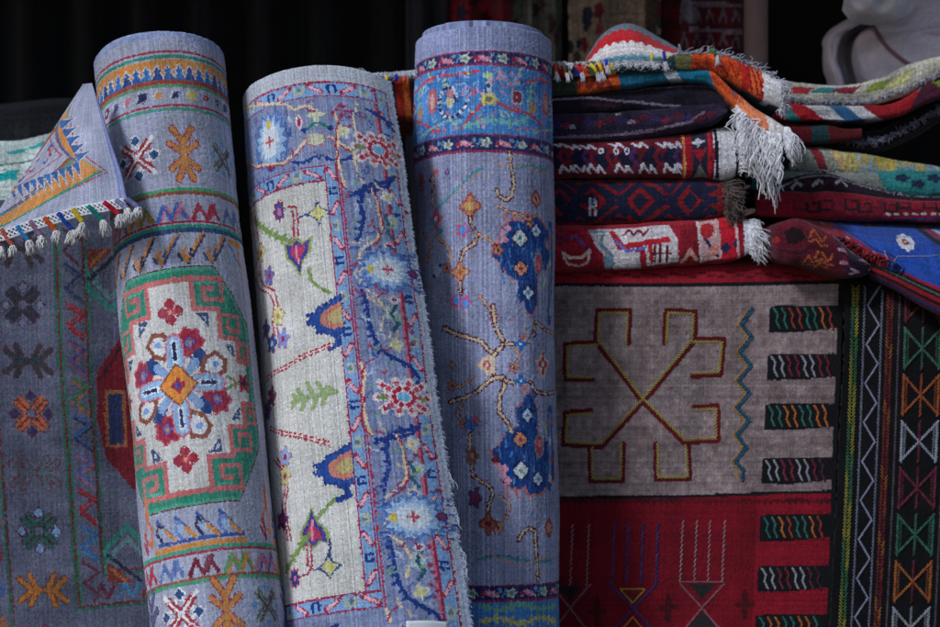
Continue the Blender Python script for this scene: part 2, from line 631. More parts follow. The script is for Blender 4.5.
    for sx in (-1, 1):
        for sy in (-1, 1):
            Tq = lambda p, sx=sx, sy=sy: Tm((p[0] * sx, p[1] * sy))
            # stepped white field
            g.FF(Tq, [(0, 0), (0, -106), (24, -106), (24, -76), (50, -76), (50, -46), (70, -46), (70, -22), (80, -22), (80, 0)], CREAM)
            # salmon bar under the rim and the hooked steps
            sal = SALMON
            g.LL(Tq, [(0, -109), (58, -109)], 4.0, sal)
            g.LL(Tq, [(24, -110), (24, -76), (50, -76), (50, -46), (70, -46), (70, -22), (84, -22)], 4.4, sal)
            g.LL(Tq, [(56, -108), (56, -86), (36, -86), (36, -98), (46, -98)], 3.6, sal)
            g.LL(Tq, [(52, -70), (74, -70), (74, -54), (60, -54), (60, -62)], 3.4, sal)
            g.LL(Tq, [(72, -42), (86, -42), (86, -28), (78, -28), (78, -34)], 3.0, sal)
            g.LL(Tq, [(30, -104), (50, -104)], 2.0, (92, 172, 144))
            g.LL(Tq, [(78, -66), (78, -50)], 2.0, (92, 172, 144))
            # little triangles floating in the white
            for tx, ty, q in ((33, -64, 8), (60, -32, 7)):
                g.FF(Tq, [(tx - q, ty - q), (tx + q * .7, ty - q), (tx + q * .7, ty + q)], (60, 74, 112))
                g.FF(Tq, [(tx - q * .2, ty - q * .5), (tx + q * .3, ty - q * .5), (tx + q * .3, ty + q * .1)], (196, 206, 226))
    for y in (-76, 76):
        T = lambda p, y=y: Tm((p[0], p[1] + y))
        for dx, dy in ((0, -8), (0, 8), (-8, 0), (8, 0)):
            g.EE(T, (dx, dy), 6.2, 6.2, RED, p=1.4)
        g.EE(T, (0, 0), 5.2, 5.2, (190, 56, 70), p=1.2)
        g.EE(T, (0, 0), 2.4, 2.4, (226, 150, 110))
    for x in (-78, 74):
        T = lambda p, x=x: Tm((p[0] + x, p[1]))
        m_flower(g, T, 9, RED, NAVY, (196, 70, 70), 6)
        g.LL(T, [(-22, -6), (-8, 0), (-22, 7)], 2.2, (110, 150, 100))
        g.LL(T, [(-14, -6), (-10, 6)], 1.6, ORANGE)
    # flower wheel
    for k in range(8):
        a = math.pi / 8 + k * math.pi / 4
        c, s_ = math.cos(a) * 43, math.sin(a) * 46
        if k % 2 == 0:
            T = lambda p, c=c, s_=s_: Tm((c + p[0], s_ + p[1]))
            g.EE(T, (0, 0), 17, 17, (196, 90, 110), petals=7, depth=.2)
            g.EE(T, (0, 0), 15.5, 15, RED, petals=7, depth=.2)
            g.EE(T, (0, 0), 11, 10, (146, 34, 66), petals=5, depth=.3)
            g.EE(T, (0, 0), 5.4, 5.4, (84, 104, 176), petals=4)
            g.EE(T, (0, 0), 2, 2, ORANGE)
        else:
            T = lambda p, c=c, s_=s_, a=a: Tm((c + p[0] * math.cos(a) - p[1] * math.sin(a), s_ + p[0] * math.sin(a) + p[1] * math.cos(a)))
            g.FF(T, [(-18, 0), (-7, -12), (9, -13), (17, 0), (9, 13), (-7, 12)], BROWN)
            g.FF(T, [(-12, 0), (-4, -7.5), (6, -8.5), (11.5, 0), (6, 8.5), (-4, 7.5)], (228, 224, 226))
            g.EE(T, (2, 0), 4.2, 3.2, (120, 160, 214))
        b = a + math.pi / 8 + .03
        if True:
            for rr_ in (30, 37):
                g.EE(Tm, (math.cos(a + .36) * rr_ * 1.02, math.sin(a + .36) * rr_ * 1.04), 7.6, 7.6, (36, 60, 118), petals=5, depth=.2)
    for k in range(4):
        a = k * math.pi / 2
        Tp = lambda p, a=a: Tm((p[0] * math.cos(a) - p[1] * math.sin(a), (p[0] * math.sin(a) + p[1] * math.cos(a)) * 1.04))
        g.FF(Tp, [(12, -6), (20, -10), (46, -9), (53, 0), (46, 9), (20, 10), (12, 6)], (206, 110, 130))
        g.FF(Tp, [(12, -4), (20, -8.6), (45, -7.4), (50, 0), (45, 7.4), (20, 8.6), (12, 4)], LBLUE)
        g.LL(Tp, [(24, 0), (42, 0)], 5.4, (222, 230, 240))
        g.LL(Tp, [(25, 0), (41, 0)], 2.4, NAVY)
        a2 = a + math.pi / 4
        Td = lambda p, a=a2: Tm((p[0] * math.cos(a) - p[1] * math.sin(a), (p[0] * math.sin(a) + p[1] * math.cos(a)) * 1.04))
        g.FF(Td, [(12, -4), (31, -5), (34, 0), (31, 5), (12, 4)], (132, 160, 200))
    g.FF(Tm, [(-22, 0), (0, -23), (22, 0), (0, 23)], BROWN)
    g.FF(Tm, [(-19, 0), (0, -20), (19, 0), (0, 20)], (222, 136, 58))
    g.EE(Tm, (0, 0), 8, 8, RED, petals=4, depth=.3)
    g.EE(Tm, (0, 0), 4, 4, (60, 70, 140), p=1.2)
    # --- lower comb, bands and border again
    yo = 531
    rr = r(531, 195)
    c0 = g.P(160, 531)[0]
    c1 = g.P(246, 531)[0]
    for seg in range(-2, 3):
        o = seg * (c1 - c0 + 40)
        g.F([(c0 + o - 8, rr + 8), (c1 + o, rr + 8), (c1 + o, rr + 13), (c0 + o - 8, rr + 13)], ORANGE, k=True)
        for k in range(4):
            T = g.at((c0 + o + 4 + k * (c1 - c0) / 4, rr - 2), k=True)
            g.LL(T, [(-8, 10), (14, 10), (-8, -14)], 3.0, (52, 78, 150))
            g.LL(T, [(-5, -8), (12, 8)], 3.0, ORANGE)
            g.LL(T, [(-4, 7), (-10, -2), (-8, -10), (-2, -6)], 2.6, (92, 124, 190) if k % 2 else NAVY)
            g.EE(T, (-3, -2), 3, 4, LBLUE)
        T = g.at((c1 + o + 22, rr - 14), k=True)
        g.LL(T, [(6, -26), (8, -6), (-6, 12), (10, 24), (12, 6), (4, -6), (6, -26)], 2.6, (206, 110, 70))
        g.LL(T, [(-8, 18), (0, 30), (-2, 10)], 2.6, RED)
    stripe(548.5, 3, (64, 150, 124), 200)
    stripe(552, 2.6, RED, 200)
    zrow(565, 205, 241, 205, 4, .95)
    stripe(578, 2.8, BROWN, 200)
    stripe(581.5, 3, (70, 150, 110), 200)
    border_row(611, (181, 227), 200)
    stripe(648, 3, GREEN, 205)
    stripe(652, 2.4, BROWN, 205)
    g.wear(GREY1, .08, .2, .2, (190, 190, 204))
    g.age(.055, .05, .015, .05)
    g.build('outer_wrap', MAT_WOOL, t, thick=.006, rough=.00035)
    inner_coil('inner_coil', ax, 66, 6.0, (150, 160, 198), t, ph=2.0)
    return t

# ---------------------------------------------------------------- 2: cream field rug with blue borders
LAV, SKY, PALE, DB = (130, 139, 174), (128, 166, 210), (186, 188, 198), (26, 54, 128)
PEACH, CRIM, SAGE = (226, 196, 160), (164, 36, 66), (150, 166, 110)

def m_leafU(g, T, c=DB):
    g.LL(T, [(-4, -3), (-4, 3), (-1.5, 4)], 2.4, c)
    g.LL(T, [(3, -4), (4, 3), (1.5, 4)], 2.4, c)
def m_dash(g, T, c=PINK):
    g.LL(T, [(-7, 4), (-2, 1), (2, -1), (7, -4)], 4.0, CRIM)
    g.LL(T, [(-5, 3), (5, -3)], 2.6, (228, 178, 190))
def m_c(g, T):
    g.LL(T, [(-5, 3), (-4, -3), (4, -3), (5, 3)], 3.0, (176, 184, 168))
    g.EE(T, (0, 1), 2.4, 2.4, (106, 124, 140))

def guard(g, p0, p1, w, n, off=0, mirror=1):
    """light blue guard stripe from p0 to p1 (knot coordinates) with its three small motifs in turn"""
    p0, p1 = np.array(p0, float), np.array(p1, float)
    d = (p1 - p0) / np.linalg.norm(p1 - p0)
    nrm = np.array((-d[1], d[0]))
    g.F([p0 - nrm * w / 2, p1 - nrm * w / 2, p1 + nrm * w / 2, p0 + nrm * w / 2], SKY, k=True)
    rot = math.atan2(d[1], d[0])
    for k in range(n):
        c = p0 + (p1 - p0) * (k + .5) / n
        T = g.at(c, k=True, rot=rot, sc=w * KP / 15.5)
        j = (k + off) % 4
        if j in (0, 2):
            m_dash(g, g.at(c, k=True, rot=rot, sc=w * KP / 15.5, mx=1 if j == 0 else -1))
        elif j == 1:
            m_leafU(g, T)
        else:
            m_c(g, T)
    for s_ in (-1, 1):
        g.L([p0 + nrm * s_ * w / 2, p1 + nrm * s_ * w / 2], 1.4, CRIM, k=True)

def palm_white(g, T, panel=True):
    """white-blue palmette with a feathered edge; its axis runs along local x"""
    if panel:
        for i in range(110):
            x_, y_ = -36 + 72 * RNG.random(), -26 + 52 * RNG.random()
            g.LL(T, [(x_, y_), (x_ + 9 * RNG.random(), y_)], 1.7, ((58, 86, 156), (78, 106, 172), (112, 140, 194))[i % 3])
    for q, c in ((1.14, (104, 136, 192)), (.94, (156, 186, 222)), (.66, (212, 220, 230))):
        pts = []
        n = 30
        for i in range(n):
            a = 2 * math.pi * i / n
            rr = (1.0 if i % 2 else .74) * q
            rr *= RNG.uniform(.88, 1.1)
            pts.append((30 * rr * math.cos(a), 23 * rr * math.sin(a)))
        g.FF(T, pts, c)
    g.LL(T, [(-5, 0), (5, 0)], 2, (196, 74, 90))
    g.LL(T, [(0, -5), (0, 5)], 2, (196, 74, 90))
    g.LL(T, [(30 * (1.02 if i % 2 else .8) * math.cos(2 * math.pi * i / 30), 23 * (1.02 if i % 2 else .8) * math.sin(2 * math.pi * i / 30)) for i in range(31)], 1.0, (70, 104, 170))
    g.EE(T, (-18, 0), 4, 6, YELLOW, petals=4)
    g.EE(T, (27, 0), 6, 5, (84, 50, 110))
    g.EE(T, (27, 0), 2.6, 2.4, CRIM)

def palm_red(g, T):
    """crimson palmette of two fans around a blue boss"""
    for sx in (-1, 1):
        for a in (-1.2, -.6, 0, .6, 1.2):
            for rr in (10, 17, 23):
                if rr == 23 and abs(a) > 1:
                    continue
                g.EE(T, (sx * rr * math.cos(a) * 1.12, rr * math.sin(a) * 1.02), 5.0, 5.0, (226, 206, 208))
    for sx in (-1, 1):
        for a in (-1.2, -.6, 0, .6, 1.2):
            for rr in (9, 15, 21):
                if rr == 21 and abs(a) > 1:
                    continue
                g.EE(T, (sx * rr * math.cos(a) * 1.12, rr * math.sin(a) * 1.02), 3.4, 3.2, (178, 40, 66) if rr != 15 else (196, 66, 88), p=1.2)
    g.EE(T, (0, 0), 8, 6.4, (226, 206, 208))
    g.EE(T, (0, 0), 6.6, 5, (112, 176, 220))
    g.EE(T, (-21, 0), 5, 4, (110, 140, 90), p=1.2)
    g.EE(T, (20, 2), 4, 3, (130, 160, 110), p=1.2)

def star_red(g, T):
    for k in range(8):
        a = k * math.pi / 4 + .2
        g.FF(T, [(math.cos(a - .3) * 7, math.sin(a - .3) * 7), (math.cos(a) * 19, math.sin(a) * 19), (math.cos(a + .45) * 15, math.sin(a + .45) * 15), (math.cos(a + .5) * 7, math.sin(a + .5) * 7)], (214, 190, 196))
    for k in range(8):
        a = k * math.pi / 4 + .2
        g.LL(T, [(math.cos(a) * 5, math.sin(a) * 5), (math.cos(a) * 17, math.sin(a) * 17)], 3.4, (184, 40, 62))
        g.LL(T, [(math.cos(a) * 14, math.sin(a) * 14), (math.cos(a + .35) * 13, math.sin(a + .35) * 13)], 3.0, (184, 40, 62))
    g.EE(T, (0, 0), 8.4, 8.4, (184, 40, 62))
    g.EE(T, (0, 0), 5.6, 5.6, (150, 186, 214))

def fl_pale(g, T, c=(214, 210, 196), r=8):
    g.EE(T, (0, 0), r * 1.15, r * 1.15, (150, 160, 190), petals=4, depth=.3)
    g.EE(T, (0, 0), r, r, c, petals=4, depth=.35, ph=.4)
    g.EE(T, (0, 0), 2, 2, YELLOW)

def leafy(g, pts, w, c, k=False, n=2.2, side=1):
    """vine with small serrated leaves along it"""
    p = [np.array(q if k else g.P(*q), float) for q in pts]
    g.L(p, w, c, k=True)
    for a, b in zip(p[:-1], p[1:]):
        d = b - a
        L = np.linalg.norm(d)
        if L < 1e-6:
            continue
        d /= L
        nr = np.array((-d[1], d[0]))
        m = max(1, int(L / 6))
        for i in range(m):
            q = a + d * L * (i + .5) / m
            for s_ in ((1, -1) if side == 0 else (side,)):
                g.L([q, q + nr * s_ * n * (1 + .5 * (i % 2)) + d * 1.6], max(1.5, w * .8), c, k=True)

def make_roll_cream():
    t = thing('rolled_rug', 'rolled cream rug with blue flowered border, middle of the three standing rolls', 'rug roll',
              group='rolled rugs standing in front of the stall')
    ax = roll_axis((318, 96, .33), (371, 640, .07), 70)
    g = roll_grid(ax, 87, 97, 59, LAV, lift=24.0, spiral=7.0)
    g.A += smooth_noise(g.H, g.Wd, (160, 9), 6)[..., None] * np.array((1, 1, 1.1))
    g.A += RNG.normal(0, 7, (1, g.Wd, 1)) * np.array((1, 1, .8))
    K = g.P
    # ---- frame of the design, in knots
    rim = K(318, 82)[1]
    gx_out0 = K(398, 200)[0]
    Wd, H = g.Wd, g.H
    r1 = K(300, 84)[1]; r2 = K(300, 98)[1]           # upper guard stripe
    r3 = K(300, 169)[1]; r4 = K(300, 184)[1]         # inner guard
    c_i0 = K(347, 400)[0]; c_i1 = K(361, 400)[0]     # inner vertical guard
    c_o0 = K(415, 400)[0]; c_o1 = K(428, 400)[0]     # outer vertical guard
    rb0 = K(345, 595)[1]; rb1 = K(345, 611)[1]
    # pale woven ends
    g.rows(0, r1 - .5, PALE)
    g.A[:, int(c_o1):] = (178, 184, 202)
    # cream field
    cf = c_i0
    g.A[int(r4):int(rb0), 0:int(cf)] = (210, 206, 200)
    # ---- vertical main border ground is LAV with violet shifts
    main_c = (c_i1 + c_o0) / 2
    # ---- guards
    n_h = int((c_o1) / 14)
    guard(g, ((c_o1), (r1 + r2) / 2), (0, (r1 + r2) / 2), r2 - r1, n_h, 2)
    guard(g, (c_i1, (r3 + r4) / 2), (0, (r3 + r4) / 2), r4 - r3, int(c_i1 / 13.5), 1)
    guard(g, ((c_i0 + c_i1) / 2, r3), ((c_i0 + c_i1) / 2, rb1), c_i1 - c_i0, 24, 0)
    guard(g, ((c_o0 + c_o1) / 2, r1), ((c_o0 + c_o1) / 2, H), c_o1 - c_o0, 28, 3)
    guard(g, (c_i1, (rb0 + rb1) / 2), (0, (rb0 + rb1) / 2), rb1 - rb0, int(c_i1 / 13.5), 2)
    g.L([(c_i1 + 2.2, r3 - 2), (c_i1 + 2.2, rb1 + 2)], 1.4, CRIM, k=True)
    g.L([(c_o0 - 2, r2), (c_o0 - 2, H)], 1.6, (190, 100, 120), k=True)
    # ---- top border motifs
    rm = (r2 + r3) / 2
    T = g.at((K(269, 134)[0], rm), k=True, rot=math.pi / 2, sc=.98)
    palm_white(g, g.at((K(269, 134)[0], rm), k=True, rot=math.pi / 2, sc=1.12))
    for k in range(1, 5):
        palm_white(g, g.at((K(269, 134)[0] - k * 128, rm), k=True, rot=math.pi / 2, sc=1.12))
    leafy(g, [(238, 112), (252, 106), (286, 104), (294, 110), (306, 105), (318, 112)], 1.8, PEACH, side=0, n=1.0)
    g.L([(238, 150), (246, 160), (256, 167), (284, 163), (296, 152), (306, 140), (310, 135)], 2.2, PEACH)
    g.L([(240, 152), (247, 162), (258, 169), (286, 165), (298, 154), (308, 142)], 1.2, CRIM)
    g.L([(328, 136), (338, 142), (350, 149), (355, 156)], 2.2, PEACH)
    g.L([(329, 138), (340, 145), (351, 152)], 1.2, CRIM)
    T = g.at((316, 140)); g.EE(T, (0, 0), 12, 9, (196, 90, 90), petals=7); g.EE(T, (0, -1), 9, 7, (196, 196, 170))
    T = g.at((316, 118)); g.LL(T, [(0, -8), (0, 6)], 5, (196, 204, 178)); g.LL(T, [(-7, -4), (7, -4)], 4, (206, 206, 170))
    g.LL(T, [(-13, 14), (-4, 6), (4, 6), (14, 14)], 2.6, (40, 120, 110)); g.EE(T, (-14, 13), 3, 3, DB); g.EE(T, (14, 13), 3, 3, DB)
    T = g.at((299, 122)); g.EE(T, (0, 0), 5, 9, (226, 200, 210), p=1.2); g.EE(T, (0, 0), 2.4, 6, CRIM, p=1.2)
    fl_pale(g, g.at((343, 131)), r=9)
    T = g.at((341, 113))
    for dx, dy in ((-9, 0), (-4, -4), (0, 3), (5, -3), (9, 4), (-6, 5), (3, -8), (11, -2)):
        g.EE(T, (dx, dy), 3, 2.6, (156, 40, 80), p=1.2)
    leafy(g, [(293, 162), (302, 163), (312, 158), (322, 155), (332, 160), (345, 160), (351, 156)], 2.4, DB, side=1, n=2.4)
    # hidden part of the top border, going round to the left
    for k in range(1, 5):
        cc = K(316, 140)[0] - k * 128
        T = g.at((cc, rm + 4), k=True); g.EE(T, (0, 0), 12, 9, (196, 90, 90), petals=7); g.EE(T, (0, -1), 8, 6, (196, 196, 170))
        fl_pale(g, g.at((cc + 22, rm), k=True), r=9)
        leafy(g, [(cc - 16, rm + 20), (cc, rm + 15), (cc + 22, rm + 20)], 2.4, DB, k=True)
    # corner and vertical border: repeats of 238 photo px
    star_red(g, g.at((381, 149)))
    g.L([(357, 104), (353, 118), (358, 140), (354, 160), (360, 178), (364, 184)], 2.0, PEACH)
    leafy(g, [(366, 109), (376, 113), (384, 120), (392, 124)], 2.6, DB)
    P0 = 149.0
    per = 247.0
    for rep in range(-1, 3):
        oy = rep * per
        def q(x, y):
            # x is the px at the height y of the first repeat; the border leans with the roll
            return (x + oy * .103, y + oy)
        def pk(x, y):
            yy = min(max(y + oy, 112), 628)
            base = K(min(x + oy * .103, 470), yy)
            return base
        if oy + 190 > 690:
            break
        # dark blue leafy vine
        def vine(pts, **kw):
            p2 = [q(*p) for p in pts if 108 < p[1] + oy < 632]
            if len(p2) > 1:
                leafy(g, p2, kw.get('w', 3.2), kw.get('c', DB), n=kw.get('n', 2.6), side=kw.get('side', 1))
        def line(pts, w, c):
            p2 = [q(*p) for p in pts if 108 < p[1] + oy < 632]
            if len(p2) > 1:
                g.L(p2, w, c)
        def atq(x, y):
            if not 104 < y + oy < 636:
                return None
            return g.at(q(x, y))
        vine([(394, 179), (384, 183), (372, 184), (363, 190), (361, 205), (364, 218), (360, 232), (359, 244)])
        line([(371, 188), (376, 198), (379, 215), (382, 228), (376, 240), (364, 247), (360, 252), (359, 268), (361, 284), (369, 291), (377, 296), (382, 304), (386, 312)], 2.0, PEACH)
        line([(373, 190), (378, 200), (382, 218), (384, 229), (377, 243), (365, 250)], 1.3, CRIM)
        vine([(363, 290), (367, 305), (369, 322), (374, 338), (384, 352), (398, 360), (410, 366), (419, 378)])
        line([(361, 362), (365, 374), (363, 388), (363, 404), (366, 420), (371, 434)], 2.2, PEACH)
        line([(374, 358), (366, 364), (362, 374), (361, 394), (364, 400), (361, 412), (363, 428), (372, 436)], 1.3, CRIM)
        vine([(420, 424), (412, 434), (398, 438), (384, 438), (376, 443)])
        line([(381, 330), (384, 316), (389, 306)], 2.0, PEACH)
        for fx, fy, cc in ((387, 197, (214, 210, 196)), (396, 345, (208, 206, 170)), (393, 222, (170, 190, 200)), (392, 315, (176, 196, 196))):
            T = atq(fx, fy)
            if T:
                fl_pale(g, T, cc, 8)
        T = atq(390, 232)
        if T:
            g.LL(T, [(-4, -18), (0, -8), (-3, 0), (2, 8)], 3, (40, 90, 110)); g.LL(T, [(-3, -4), (5, -8)], 2, (110, 150, 120))
        T = atq(394, 318)
        if T:
            g.LL(T, [(4, -14), (-2, -4), (4, 6), (-2, 14)], 3, (36, 84, 100)); g.LL(T, [(2, 2), (10, 0)], 2.4, (130, 170, 130))
        for dx, dy in ((389, 246), (394, 300)):
            T = atq(dx, dy)
            if T:
                g.EE(T, (0, 0), 7, 5, (196, 200, 214), p=1.1); g.EE(T, (0, 0), 3.6, 2.6, CRIM, p=1.1)
        T = atq(388, 270)
        if T:
            palm_white(g, T)
        T = atq(404, 397)
        if T:
            (palm_red if rep == 0 or rep == 1 else palm_red)(g, T)
        # scattered crimson buds at the outer side
        for dx, dy in ((408, 325), (412, 332), (406, 338), (412, 344), (409, 350), (405, 318), (404, 300), (402, 205), (406, 212), (408, 440), (412, 446), (416, 455), (413, 462), (418, 470)):
            T = atq(dx, dy)
            if T:
                g.EE(T, (0, 0), 3.2, 2.4, (150, 44, 84), p=1.2)
    # ---- small filling of the blue border: buds, dashes, stalks
    for i in range(190):
        c = RNG.uniform(c_i1 + 5, c_o0 - 5)
        rr = RNG.uniform(r2 + 4, g.H - 4)
        base = g.A[int(rr), int(c)]
        if np.abs(base - np.array(LAV)).sum() > 60:
            continue
        T = g.at((c, rr), k=True, rot=RNG.uniform(0, 6.3))
        g.LL(T, [(-4, 0), (0, 2), (5, 0)], 1.6, ((90, 96, 150), (150, 60, 92), (176, 190, 210), (60, 92, 160), (206, 182, 160), (110, 150, 140))[i % 6])
    for i in range(60):
        c = RNG.uniform(0, c_i0)
        rr = RNG.uniform(r2 + 4, r3 - 4)
        T = g.at((c, rr), k=True, rot=RNG.uniform(0, 6.3))
        if np.abs(g.A[int(rr), int(c)] - np.array(LAV)).sum() < 60:
            g.LL(T, [(-4, 0), (0, 2), (5, 0)], 1.6, ((90, 96, 150), (150, 60, 92), (176, 190, 210), (60, 92, 160))[i % 4])
    # ---- cream field flowers
    RS, GV, LV = (166, 52, 70), (126, 148, 84), (80, 90, 160)
    leafy(g, [(246, 212), (258, 224), (272, 234), (286, 240), (304, 247)], 4.0, GV, side=0, n=2.4)
    T = g.at((279, 211)); g.EE(T, (0, 0), 9, 13, CRIM, petals=8, depth=.3); g.EE(T, (0, 0), 7, 10, (50, 80, 160), petals=8, depth=.3); g.EE(T, (0, 1), 2.4, 4, PINK)
    g.L([(288, 207), (296, 207), (298, 220), (298, 243)], 1.8, RS)
    g.L([(291, 211), (293, 213), (294, 244)], 1.8, RS)
    T = g.at((318, 213))
    g.FF(T, [(-16, 0), (-4, -5), (0, -15), (4, -5), (16, 0), (4, 5), (0, 15), (-4, 5)], (50, 76, 140))
    g.FF(T, [(-11, 0), (-4, -4), (0, -10), (4, -4), (11, 0), (4, 4), (0, 10), (-4, 4)], (216, 208, 140))
    g.L([(300, 217), (308, 214)], 2, (50, 76, 140))
    for (tx, ty, mx, sy_) in ((298, 254, 1, 1), (313, 531, 1, -1)):
        T = g.at((tx, ty), mx=mx, sc=1.0, sy=sy_ * 1.0)
        o = [(-14, -14), (-6, -10), (0, -16), (6, -10), (15, -14), (12, 0), (4, 8), (0, 22), (-5, 10), (-12, 2)]
        g.FF(T, [(x * 1.28, y * 1.2) for x, y in o], (150, 166, 96))
        g.FF(T, o, (70, 60, 140))
        g.FF(T, [(x * .62, y * .66 - 1) for x, y in o], (186, 60, 100))
        g.LL(T, [(-2, -8), (0, 10)], 2, (240, 150, 170))
    g.L([(309, 268), (311, 280), (320, 288), (330, 293)], 3, GV)
    g.L([(336, 498), (326, 508), (316, 520)], 3, GV)
    leafy(g, [(309, 534), (300, 548), (292, 560), (286, 572)], 3.6, GV, side=0, n=2)
    # blue carnations with their faces to the guard stripe
    for (tx, ty, f) in ((331, 318, 1), (340, 468, 1)):
        T = g.at((tx, ty))
        o = [(12, -24), (4, -21), (-4, -16), (-12, -14), (-16, -8), (-28, -8), (-22, -3), (-28, 2), (-18, 6), (-16, 14), (-8, 15), (0, 20), (12, 18)]
        g.FF(T, o, (40, 76, 156))
        g.LL(T, o, 2.2, (30, 56, 130), closed=True, dash=(2, 2))
        g.FF(T, [(12, -17), (2, -13), (-9, -7), (-12, 0), (-8, 8), (2, 12), (12, 11)], (206, 130, 110))
        g.FF(T, [(12, -10), (2, -7), (-4, 0), (2, 6), (12, 6)], (198, 176, 120))
        g.LL(T, [(4, 18), (6, 28), (-4, 32)], 5, (36, 66, 140))
    # green sprigs
    T = g.at((310, 396))
    g.LL(T, [(-22, 2), (26, 0)], 4.2, (152, 170, 118))
    for dx, dy in ((-14, -10), (-10, 12), (-2, -14), (2, 14), (9, -12), (12, 11), (19, -6), (-20, -5), (-22, 8)):
        g.LL(T, [(dx + 5, dy * .15), (dx, dy)], 4.0, (152, 170, 118))
    # crimson double chain stems, nodding across the field
    for pts in (((266, 380), (276, 372), (288, 366), (300, 358), (316, 351), (330, 345)), ((270, 428), (282, 433), (296, 435), (312, 439), (330, 444))):
        g.L(list(pts), 4.4, (236, 212, 206))
        g.L([(x, y - 1.6) for x, y in pts], 1.6, RS, dash=(4, 1.2))
        g.L([(x, y + 1.8) for x, y in pts], 1.6, RS, dash=(4, 1.2))
    # chain of stems and blossoms at the left
    g.L([(252, 205), (255, 232), (260, 258), (257, 276), (262, 288), (272, 292), (276, 304), (274, 322), (277, 336)], 4.4, (236, 214, 206))
    g.L([(250, 205), (253, 232), (258, 258), (255, 276), (260, 289), (270, 294), (274, 304), (272, 322), (275, 336)], 1.6, RS)
    g.L([(254, 205), (257, 232), (262, 258), (259, 274), (264, 286), (274, 290), (278, 304), (276, 322), (279, 336)], 1.6, RS)
    g.L([(274, 460), (283, 470), (285, 490), (282, 505), (284, 520), (288, 540)], 1.8, RS)
    g.L([(277, 458), (286, 470), (288, 490), (285, 505), (287, 520), (291, 540)], 1.8, RS)
    for fx, fy, c, cc in ((261, 253, (190, 186, 120), RS), (269, 276, (110, 110, 180), CRIM), (278, 316, (210, 204, 140), (190, 150, 90)), (283, 339, (130, 140, 200), CRIM), (272, 344, (60, 70, 130), LBLUE),
                          (266, 330, (70, 84, 140), CRIM), (285, 457, (150, 170, 210), CRIM), (285, 476, (200, 190, 130), RS), (282, 520, (80, 40, 100), CRIM), (272, 396, (120, 60, 90), RS), (268, 410, (70, 80, 140), CRIM)):
        T = g.at((fx, fy))
        g.EE(T, (0, 0), 11, 12, RS, petals=5, depth=.35)
        g.EE(T, (0, 0), 10, 11, c, petals=5, depth=.35)
        g.EE(T, (0, 0), 3, 3.4, cc)
    # cross star and blossom low in the field
    T = g.at((329, 567))
    g.FF(T, [(-15, 0), (-5, -5), (0, -14), (5, -5), (14, 0), (5, 5), (0, 14), (-5, 5)], (50, 76, 140))
    g.FF(T, [(-10, 0), (-4, -4), (0, -9), (4, -4), (10, 0), (4, 4), (0, 9), (-4, 4)], (206, 200, 130))
    g.L([(330, 540), (330, 556)], 2, (46, 66, 120))
    g.L([(307, 545), (308, 565), (314, 570)], 1.8, RS)
    g.L([(311, 545), (312, 565)], 1.8, RS)
    g.L([(300, 577), (308, 574), (312, 566)], 1.8, RS)
    T = g.at((295, 578)); g.EE(T, (0, 0), 8, 11, CRIM, petals=8); g.EE(T, (0, 0), 6, 9, (44, 60, 130), petals=8); g.EE(T, (0, 0), 2, 3, PINK)
    # the hidden half of the field: the same blossoms, scattered
    c_vis = K(262, 400)[0]
    for i in range(70):
        c = RNG.uniform(4, c_vis - 10)
        rr = RNG.uniform(r4 + 12, rb0 - 12)
        T = g.at((c, rr), k=True)
        m_flower(g, T, RNG.uniform(6, 11), [(50, 80, 160), CRIM, GV, (210, 200, 140)][i % 4], PEACH, None, 6)
        g.LL(T, [(0, 8), (4, 22)], 2, GV)
    # lower main border
    rl = rb1 + (r3 - r2) / 2
    for k in range(0, 5):
        cc = K(345, 606)[0] - 28 - k * 64
        leafy(g, [(cc - 26, rl - 18), (cc - 10, rl - 24), (cc + 6, rl - 18), (cc + 22, rl - 22)], 2.6, DB, k=True)
        palm_white(g, g.at((cc - 30, rl + 4), k=True, rot=math.pi / 2, sc=.9)) if k % 2 else palm_red(g, g.at((cc - 20, rl + 6), k=True, rot=math.pi / 2))
    g.wear((168, 172, 194), .02, .14, .15, (206, 208, 216))
    g.age(.055, .05, .015, .04)
    g.build('outer_wrap', MAT_WOOL, t, thick=.006, rough=.00035)
    inner_coil('inner_coil', ax, 82, 3.0, (196, 198, 206), t, ph=1.0, gap=5.2)
    # frayed selvedge: short loose yarns along the free edge
    sp = Soup()
    for i in range(620):
        rr = int(RNG.uniform(0, g.H))
        p = g.V[rr, -1] + RNG.normal(0, .0006, 3)
        out = g.V[rr, -1] - g.V[rr, -3]
        out = out / np.linalg.norm(out)
        f = .35 + .9 * rr / g.H
        strand(sp, p - out * .002, out + np.array((RNG.normal(.25, .3), -.2, RNG.normal(-.3, .35))), RNG.uniform(.004, .009) * f, .8, jit((190, 194, 214)), r=.0006, curl=.001, n=4)
    for rr in (g.P(466, 505)[1], g.P(467, 512)[1], g.P(468, 548)[1], g.P(469, 556)[1], g.P(469, 566)[1], g.P(467, 470)[1]):
        p = g.V[int(min(rr, g.H)), -1]
        for j in range(3):
            strand(sp, p, (.55, -.25, -.8 + RNG.normal(0, .2)), RNG.uniform(.02, .034), .9, jit((196, 200, 220)), r=.0007, curl=.002, n=6)
    sp.build('frayed_selvedge', MAT_PALE, t)
    # paper price tag tucked at the foot
    pt = patch([[(406, 621, -.128), (428, 620.5, -.122), (449, 622, -.106)], [(406, 640, -.131), (428, 640, -.125), (450, 640, -.109)]], 6, 10)
    tg = Rug(pt, (222, 220, 226), 4)
    tag(tg.build('paper_tag', wool('tag_paper', .7, 0, .05, 90, None, .03), None, thick=.0006), 'small blank pale paper tag at the foot of the cream rolled rug', 'tag')
    return t

